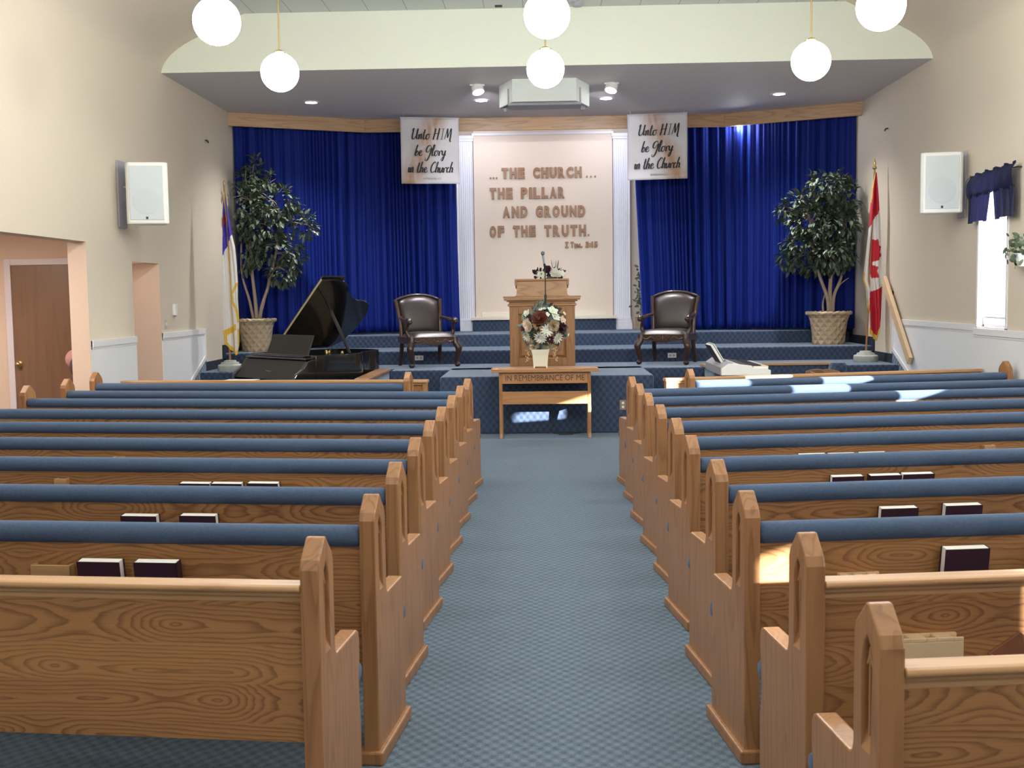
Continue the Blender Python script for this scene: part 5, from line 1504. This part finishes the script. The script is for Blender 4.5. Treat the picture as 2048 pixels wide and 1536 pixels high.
# ================================================================ raised letters on the cream panel
lines = [(['...', 'THE', 'CHURCH', '...'], [(-.905, -.745), (-.700, -.265), (-.150, .730), (.770, .985)], 3.795, .19, 'top line'),
         (['THE', 'PILLAR'], [(-.91, -.481), (-.367, .428)], 3.445, .197, 'second line'),
         (['AND', 'GROUND'], [(-.687, -.223), (-.109, .783)], 3.118, .20, 'third line'),
         (['OF', 'THE', 'TRUTH.'], [(-.92, -.639), (-.508, -.086), (.036, .851)], 2.782, .20, 'fourth line'),
         (['I', 'Tim.', '3:15'], [(.411, .475), (.50, .718), (.761, .989)], 2.578, .11, 'small reference line')]
ORDN = ['first', 'second', 'third', 'fourth', 'fifth', 'sixth']
CHN = {'.': 'dot', ':': 'colon'}
for words_, spans, zb_, hh, where in lines:
    for wi, (wd, (xa, xb)) in enumerate(zip(words_, spans)):
        n = len(wd)
        wts = [.55 if c in 'I1' else (.35 if c in '.:' else (.4 if c == 'i' else (1.2 if c == 'm' else 1.0))) for c in wd]
        if wd == '...': wts = [1, 1, 1]
        tot = sum(wts); x = xa
        for ci, ch in enumerate(wd):
            cw = (xb - xa) * wts[ci] / tot
            up = ch.upper() if ch != 'm' and ch != 'i' else ch.upper()
            small = ch in 'im'
            me = text_mesh(up, 1.0, .04, offset=.05, bevel=.012)
            xs = [v.co.x for v in me.vertices]; ys = [v.co.y for v in me.vertices]
            w0, h0 = max(xs) - min(xs), max(ys) - min(ys)
            if ch == '.': tw, th_ = .030, .034
            elif ch == ':': tw, th_ = .022, .075
            else:
                tw = min(cw * .80, hh * .78) if ch not in 'I1' else min(cw * .62, hh * .28)
                if ch == 'I' and where.startswith('small'): tw = cw * .95
                th_ = hh * (.72 if small else 1.0)
            b = MB()
            if ch == 'I' and where.startswith('small'):
                b.box(0, 1, -.052, .052, 0, .24); b.box(0, 1, -.052, .052, .76, 1); b.box(.33, .67, -.052, .052, .24, .76)
                bmesh.ops.transform(b.bm, matrix=Matrix.Rotation(R(-90), 4, 'X'), verts=b.bm.verts); xs = [0]; ys = [0]; w0 = h0 = 1
                bmesh.ops.scale(b.bm, vec=(1, -1, 1), verts=b.bm.verts)
                ys = [min(v.co.y for v in b.bm.verts)]
            else: b.bm.from_mesh(me)
            dep = .042 if not where.startswith('small') else .028
            T = Matrix.Translation((-min(xs) * tw / w0 - tw / 2, -dep * .5, -min(ys) * th_ / h0)) @ Matrix.Rotation(R(90), 4, 'X') @ Matrix.Diagonal((tw / w0, th_ / h0, dep / .104, 1))
            bmesh.ops.transform(b.bm, matrix=T, verts=b.bm.verts)
            o = b.build('wall_letter', M_LETTER, recalc=False)
            o.location = (x + cw / 2, Y_BACK - .10, zb_ + (0 if ch != ':' else .012))
            nm = CHN.get(ch, 'letter ' + ch.upper()) if not ch.isdigit() else 'number ' + ch
            if wd == '...':
                lbl = 'raised brown dot on the cream panel, %s of three %s the words THE CHURCH' % (ORDN[ci], 'before' if wi == 0 else 'after')
            elif wd == 'THE':
                lbl = 'raised brown letter %s of the word THE before %s on the cream panel' % (ch, words_[wi + 1])
            else:
                lbl = 'raised brown %s, %s character of %s on the cream panel' % (nm, ORDN[ci], wd.upper().strip('.') if wd != 'I' else 'the reference, standing before TIM')
            tag(o, lbl, 'letter', 'raised letters on the cream panel')
            x += cw

# ================================================================ velvet stage curtains
def curtain(label, path, z0, z1, per, amp, seed, slant=(0, 0), gather=None):
    per *= 1.15; amp *= 1.5
    fr = random.Random(seed)
    P_ = [Vector((*p, 0)) for p in path]
    seg = [(P_[i + 1] - P_[i]).length for i in range(len(P_) - 1)]; T_ = sum(seg)
    n = int(T_ / .012); nv = 26
    ph = 0; phs = []
    for i in range(n + 1):
        phs.append(ph); ph += 2 * PI * .012 / (per * (1 + .45 * math.sin(i * .031 + seed) + .25 * math.sin(i * .083 + seed * 2)))
    b = MB(); rows = []
    for j in range(nv + 1):
        v = j / nv; row = []
        for i in range(n + 1):
            d = i / n * T_; k = 0
            while k < len(seg) - 1 and d > seg[k]: d -= seg[k]; k += 1
            p = P_[k].lerp(P_[k + 1], d / seg[k]); tg = (P_[k + 1] - P_[k]).normalized(); nn = Vector((tg.y, -tg.x, 0))
            a = amp * (.75 + .35 * v) * (1 + .4 * math.sin(i * .05 + seed))
            off = a * math.sin(phs[i] + .5 * math.sin(v * 2 + i * .01)) + a * .35 * math.sin(phs[i] * 2.3 + v * 1.5)
            q = p + nn * off
            u = i / n
            q.x += slant[0] * v * (1 - u) + slant[1] * v * u
            if gather:
                gu, gw, ga = gather
                e = math.exp(-((u - gu - .02 * v) / gw) ** 2) * (1 - v) ** .7
                q += nn * ga * e * (0.8 + .5 * math.sin(u * 160 + v * 3))
            row.append(b.v((q.x, q.y, z1 + (z0 - z1) * v)))
        rows.append(row)
    for A, B in zip(rows, rows[1:]):
        for i in range(n): b.face([A[i], A[i + 1], B[i + 1], B[i]])
    o = b.build('stage_curtain', M_VELVET, recalc=False, smooth=180)
    sm = o.modifiers.new('t', 'SOLIDIFY'); sm.thickness = .006
    return tag(o, label, 'curtain', 'blue velvet stage curtains')
curtain('royal blue velvet curtain panel at far left, behind the left ficus', [(-4.83, 17.86), (-3.28, 18.60)], Z3 + .04, 4.60, .135, .030, 1)
curtain('royal blue velvet curtain panel between left ficus and cream panel, behind the piano', [(-3.34, 18.66), (-2.80, 18.92), (-1.44, 18.98)], Z3 + .03, 4.60, .145, .036, 2, (0, .05))
curtain('royal blue velvet curtain panel right of the cream panel, bunched at its right top', [(1.53, 19.0), (2.95, 18.95), (3.42, 18.72)], Z3 + .015, 4.60, .15, .045, 3, (.16, 0), (.90, .09, .10))
curtain('royal blue velvet curtain panel at far right, behind the right ficus', [(3.40, 18.68), (4.93, 17.97)], Z3 + .03, 4.60, .14, .030, 4)

# ================================================================ window dressing on the far right window
t = thing('window_valance', 'gathered dark blue valance with split skirt over the right window', 'valance', (XR2, 12.36, 2.5))
b = MB(); nu = 60; rows = []
for j, (z, d) in enumerate(((.30, .08), (.33, .105), (.40, .115), (.47, .11), (.505, .09), (.53, .07), (.555, .075))):
    rows.append([b.v((-(d + .015 * math.sin(i * .9 + j) * math.sin(i * .37)), -.61 + 1.24 * i / nu, z + .012 * math.sin(i * .5 + j * .3) - .02 * i / nu)) for i in range(nu + 1)])
for A, B in zip(rows, rows[1:]):
    for i in range(nu): b.face([A[i], A[i + 1], B[i + 1], B[i]])
b.build('gathered_heading', M_VAL, t, smooth=180, recalc=False)
b = MB()
for (ya, yb, ga, gb) in ((-.61, -.06, 0, -.07), (.0, .63, .10, 0)):
    rows = []; nu = 34; nv = 14
    for j in range(nv + 1):
        v = j / nv; row = []
        for i in range(nu + 1):
            u = i / nu; y = (ya + ga * v * 1.0) + ((yb + gb * v) - (ya + ga * v)) * u
            row.append(b.v((-(.085 + .022 * v * math.sin(u * 19) + .01 * math.sin(u * 41)), y, .32 - .33 * v + .02 * v * math.sin(u * 3))))
        rows.append(row)
    for A, B in zip(rows, rows[1:]):
        for i in range(nu): b.face([A[i], A[i + 1], B[i + 1], B[i]])
b.build('skirt', M_VAL, t, smooth=180, recalc=False)
b = MB(); b.tube([(-.05, -.60, .50), (-.05, .66, .50)], .008, 8); b.tube([(-.05, .66, .50), (0, .66, .50)], .008, 8); b.tube([(-.05, -.58, .50), (0, -.58, .50)], .008, 8)
b.tube(catmull([(-.06, .66, .52), (-.08, .74, .46), (-.07, .78, .30), (-.06, .80, .18)], 6), .004, 6); b.build('rod', M_DARK, t)

# ================================================================ small wall fittings
t = thing('handrail', 'pale wooden handrail sloping down the right wall beside the side stairs', 'handrail', (XR - .075, 0, 0))
b = MB(); P_, Q_ = Vector((0, 16.24, 1.92)), Vector((0, 15.06, .82)); d = (Q_ - P_).normalized(); n_ = Vector((0, -d.z, d.y))
v8 = []
for p in (P_, Q_):
    for sx, sn in ((-.026, -.068), (.026, -.068), (.026, .068), (-.026, .068)): v8.append(p + Vector((sx, 0, 0)) + n_ * sn)
b.hexa(v8); b.build('rail', M_PINE, t, bevel=.008)
for k in (.15, .88):
    p = P_.lerp(Q_, k); b = MB(); b.tube([p, p + Vector((.075, 0, -.03))], .009, 8); b.lathe([(.03, 0), (.03, .006)], seg=16, M=Matrix.Translation(p + Vector((.069, 0, -.03))) @ Matrix.Rotation(R(90), 4, 'Y')); b.build('bracket', M_DARK, t, smooth=40)
t = thing('thermostat', 'small white thermostat box on the left wall above the dado', 'thermostat', (XL, 14.72, 1.63))
b = MB(); b.box(0, .035, -.05, .05, -.075, .075); b.build('housing', M_PLAST, t, bevel=.006)
b = MB(); b.box(.008, .03, -.02, .03, -.09, -.075); b.build('lever', M_GREYP, t)
t = thing('light_switch', 'beige light switch plate on the left wall beside the narrow opening', 'switch', (XL, 14.37, 1.45))
M_BEIGE = mat('beige_plate', (.50, .46, .34), .4)
b = MB(); b.box(0, .006, -.04, .04, -.062, .062); b.build('plate', M_BEIGE, t, bevel=.002)
b = MB(); b.box(.006, .018, -.008, .008, -.016, .016); b.build('toggle', M_WHITE, t)
def outlet(lb, loc, mp, wide=False, sx=1):
    t = thing('power_outlet', lb, 'outlet', loc, group='power outlets on the platform risers')
    w, h = (.065, .036) if wide else (.040, .062)
    b = MB(); b.box(-w, w, -.006, 0, -h, h); b.build('plate', mp, t, bevel=.002)
    for k in (-1, 1):
        b = MB(); c = (k * .028, 0) if wide else (0, k * .025)
        b.box(c[0] - .014, c[0] + .014, -.009, -.006, c[1] - .014, c[1] + .014)
        b.build('socket', M_PLAST if mp is not M_PLAST else M_GREYP, t, bevel=.003)
outlet('white outlet low on the riser behind the left armchair legs', (-1.875, 17.0, .835), M_PLAST, True)
outlet('white outlet low on the riser behind the right armchair legs', (1.947, 17.0, .828), M_PLAST, True)
outlet('brass-plated outlet on the platform front right of the oak table', (1.01, 14.25, .355), mat('aged_brass_plate', (.30, .26, .17), .4, metal=.4))
for x, s, lb in ((XL, 1, 'small dark hook high on the left wall beside the curtain'), (XR, -1, 'small dark hook high on the right wall beside the curtain')):
    b = MB(); b.tube(catmull([(x, 16.39, 4.06), (x + s * .04, 16.37, 4.05), (x + s * .06, 16.34, 4.02), (x + s * .045, 16.32, 4.05)], 5), .010, 8)
    tag(b.build('wall_hook', M_DARK, smooth=60), lb, 'hook', 'wall hooks')
# rounded pink and dark thing glimpsed by the door
t = thing('hanging_bag', 'rounded pink and plum bag peeping from behind the left wall opening', 'bag', (-5.17, 12.30, 0.0))
b = MB(); b.ball((0, 0, 1.12), .11, 20, 12, 1, .8, 1.0); b.build('flap', mat('pink_cloth', (.50, .27, .26), .7), t, smooth=180)
b = MB(); b.ball((.07, -.07, 1.04), .115, 20, 12, .9, .9, 1.1); b.build('pouch', mat('plum_cloth', (.10, .045, .06), .7), t, smooth=180)
b = MB(); b.tube([(.05, 0, 1.2), (.06, 0, 1.45), (.10, 0, 1.5)], .012, 8); b.build('strap', mat('plum_strap', (.10, .045, .06), .7), t)
b = MB(); b.box(XL - .225, XL - .2, 12.27, 12.33, 1.46, 1.52); tag(b.build('coat_hook', M_DARK), 'dark coat hook in the side room holding the pink bag', 'hook')

# ================================================================ camera
pitch, yaw, roll = 0.07792923, -0.02772027, -0.01350700
fwd = Vector((math.sin(yaw) * math.cos(pitch), math.cos(yaw) * math.cos(pitch), -math.sin(pitch)))
rt = Vector((math.cos(yaw), -math.sin(yaw), 0)); up = rt.cross(fwd)
r2 = math.cos(roll) * rt + math.sin(roll) * up; u2 = -math.sin(roll) * rt + math.cos(roll) * up
cam = bpy.data.cameras.new('camera'); co = bpy.data.objects.new('camera', cam); COL.objects.link(co)
co.matrix_world = Matrix(((r2.x, u2.x, -fwd.x, 0), (r2.y, u2.y, -fwd.y, 0), (r2.z, u2.z, -fwd.z, 1.75), (0, 0, 0, 1)))
cam.sensor_width = 36; cam.lens = 36 * 2250 / 2048; cam.clip_start = .05; cam.clip_end = 300
cam.dof.use_dof = True; cam.dof.focus_distance = 9.0; cam.dof.aperture_fstop = 9.0
SC.camera = co

# ================================================================ light
w = bpy.data.worlds.new('sky'); SC.world = w; w.use_nodes = True
bg = w.node_tree.nodes['Background']; bg.inputs[0].default_value = (0.72, 0.86, 1.0, 1); bg.inputs[1].default_value = SKY
def lamp(name, kind, loc, energy, col=(1, 1, 1), **kw):
    l = bpy.data.lights.new(name, kind); l.energy = energy; l.color = col
    for k, v in kw.items(): setattr(l, k, v)
    o = bpy.data.objects.new(name, l); COL.objects.link(o); o.location = loc
    return o
sun = lamp('sun', 'SUN', (20, 0, 10), SUN, (1.0, .97, .92), angle=R(.6))
sd = Vector((-1, .94, -.30)); sun.rotation_euler = sd.to_track_quat('-Z', 'Y').to_euler()
for i, wv in enumerate(WIN):        # sky portals in the window openings
    o = lamp('window_portal', 'AREA', (XR + .13, (wv[0] + wv[1]) / 2, (wv[2] + wv[3]) / 2), 1.0, shape='RECTANGLE', size=1.62, size_y=.76)
    o.rotation_euler = Vector((-1, 0, 0)).to_track_quat('-Z', 'Y').to_euler(); o.data.cycles.is_portal = True
# the remaining globe pendants of the hall, behind the frame
for y, gw in ((6.6, 1.0), (4.5, .75), (2.4, .5), (.3, .4), (-1.8, .4)):
    for x in (-2.46, .06, 2.5):
        lamp('globe_lamp', 'POINT', (x, y, 3.88), GLOBE_W * gw, (1.0, .975, .92), shadow_soft_size=.18)
for x, y, e in ((-3.39, 16.87, 1), (-.867, 16.97, 1.0), (.98, 16.99, 1.0), (3.51, 16.88, 1)):
    o = lamp('downlight_lamp', 'SPOT', (x, y, Z_SOF - .03), DOWN_W * e, (1, .98, .96), spot_size=R(125), spot_blend=1.0, shadow_soft_size=.07)
for x, y, tx in ((-.86, 15.75, -.55), (.99, 15.8, .6)):
    o = lamp('spotlight_lamp', 'SPOT', (x, y + .03, Z_SOF - .15), SPOT_W, (.95, .96, 1), spot_size=R(62), spot_blend=.7, shadow_soft_size=.06)
    o.rotation_euler = (Vector((tx, 20.0, 3.6)) - o.location).to_track_quat('-Z', 'Y').to_euler()
# unseen lamps: fill added for the panel and pilasters, another over the bunched curtain
for x in (-1.1, 1.2):
    lamp('panel_wash_fill', 'POINT', (x, 19.0, 4.50), WASH_W, (.86, .88, 1), shadow_soft_size=.05)
lamp('curtain_fill', 'POINT', (3.22, 18.66, 4.44), 42.0, (.9, .93, 1), shadow_soft_size=.04)
lamp('side_room_lamp', 'AREA', (-6.3, 10.6, 2.66), 75, (1.0, .86, .72), shape='SQUARE', size=.8)
lamp('passage_lamp', 'POINT', (XL - .3, 13.6, 2.1), 1.6, (1.0, .84, .68), shadow_soft_size=.05)
vs_ = SC.view_settings
SC.display_settings.display_device = 'sRGB'
vs_.view_transform = 'Standard'; vs_.look = 'None'; vs_.gamma = 1.0; vs_.use_curve_mapping = False; vs_.exposure = EXPO
SC.cycles.use_denoising = True
SC.cycles.max_bounces = 8; SC.cycles.diffuse_bounces = 5; SC.cycles.sample_clamp_indirect = 8.0
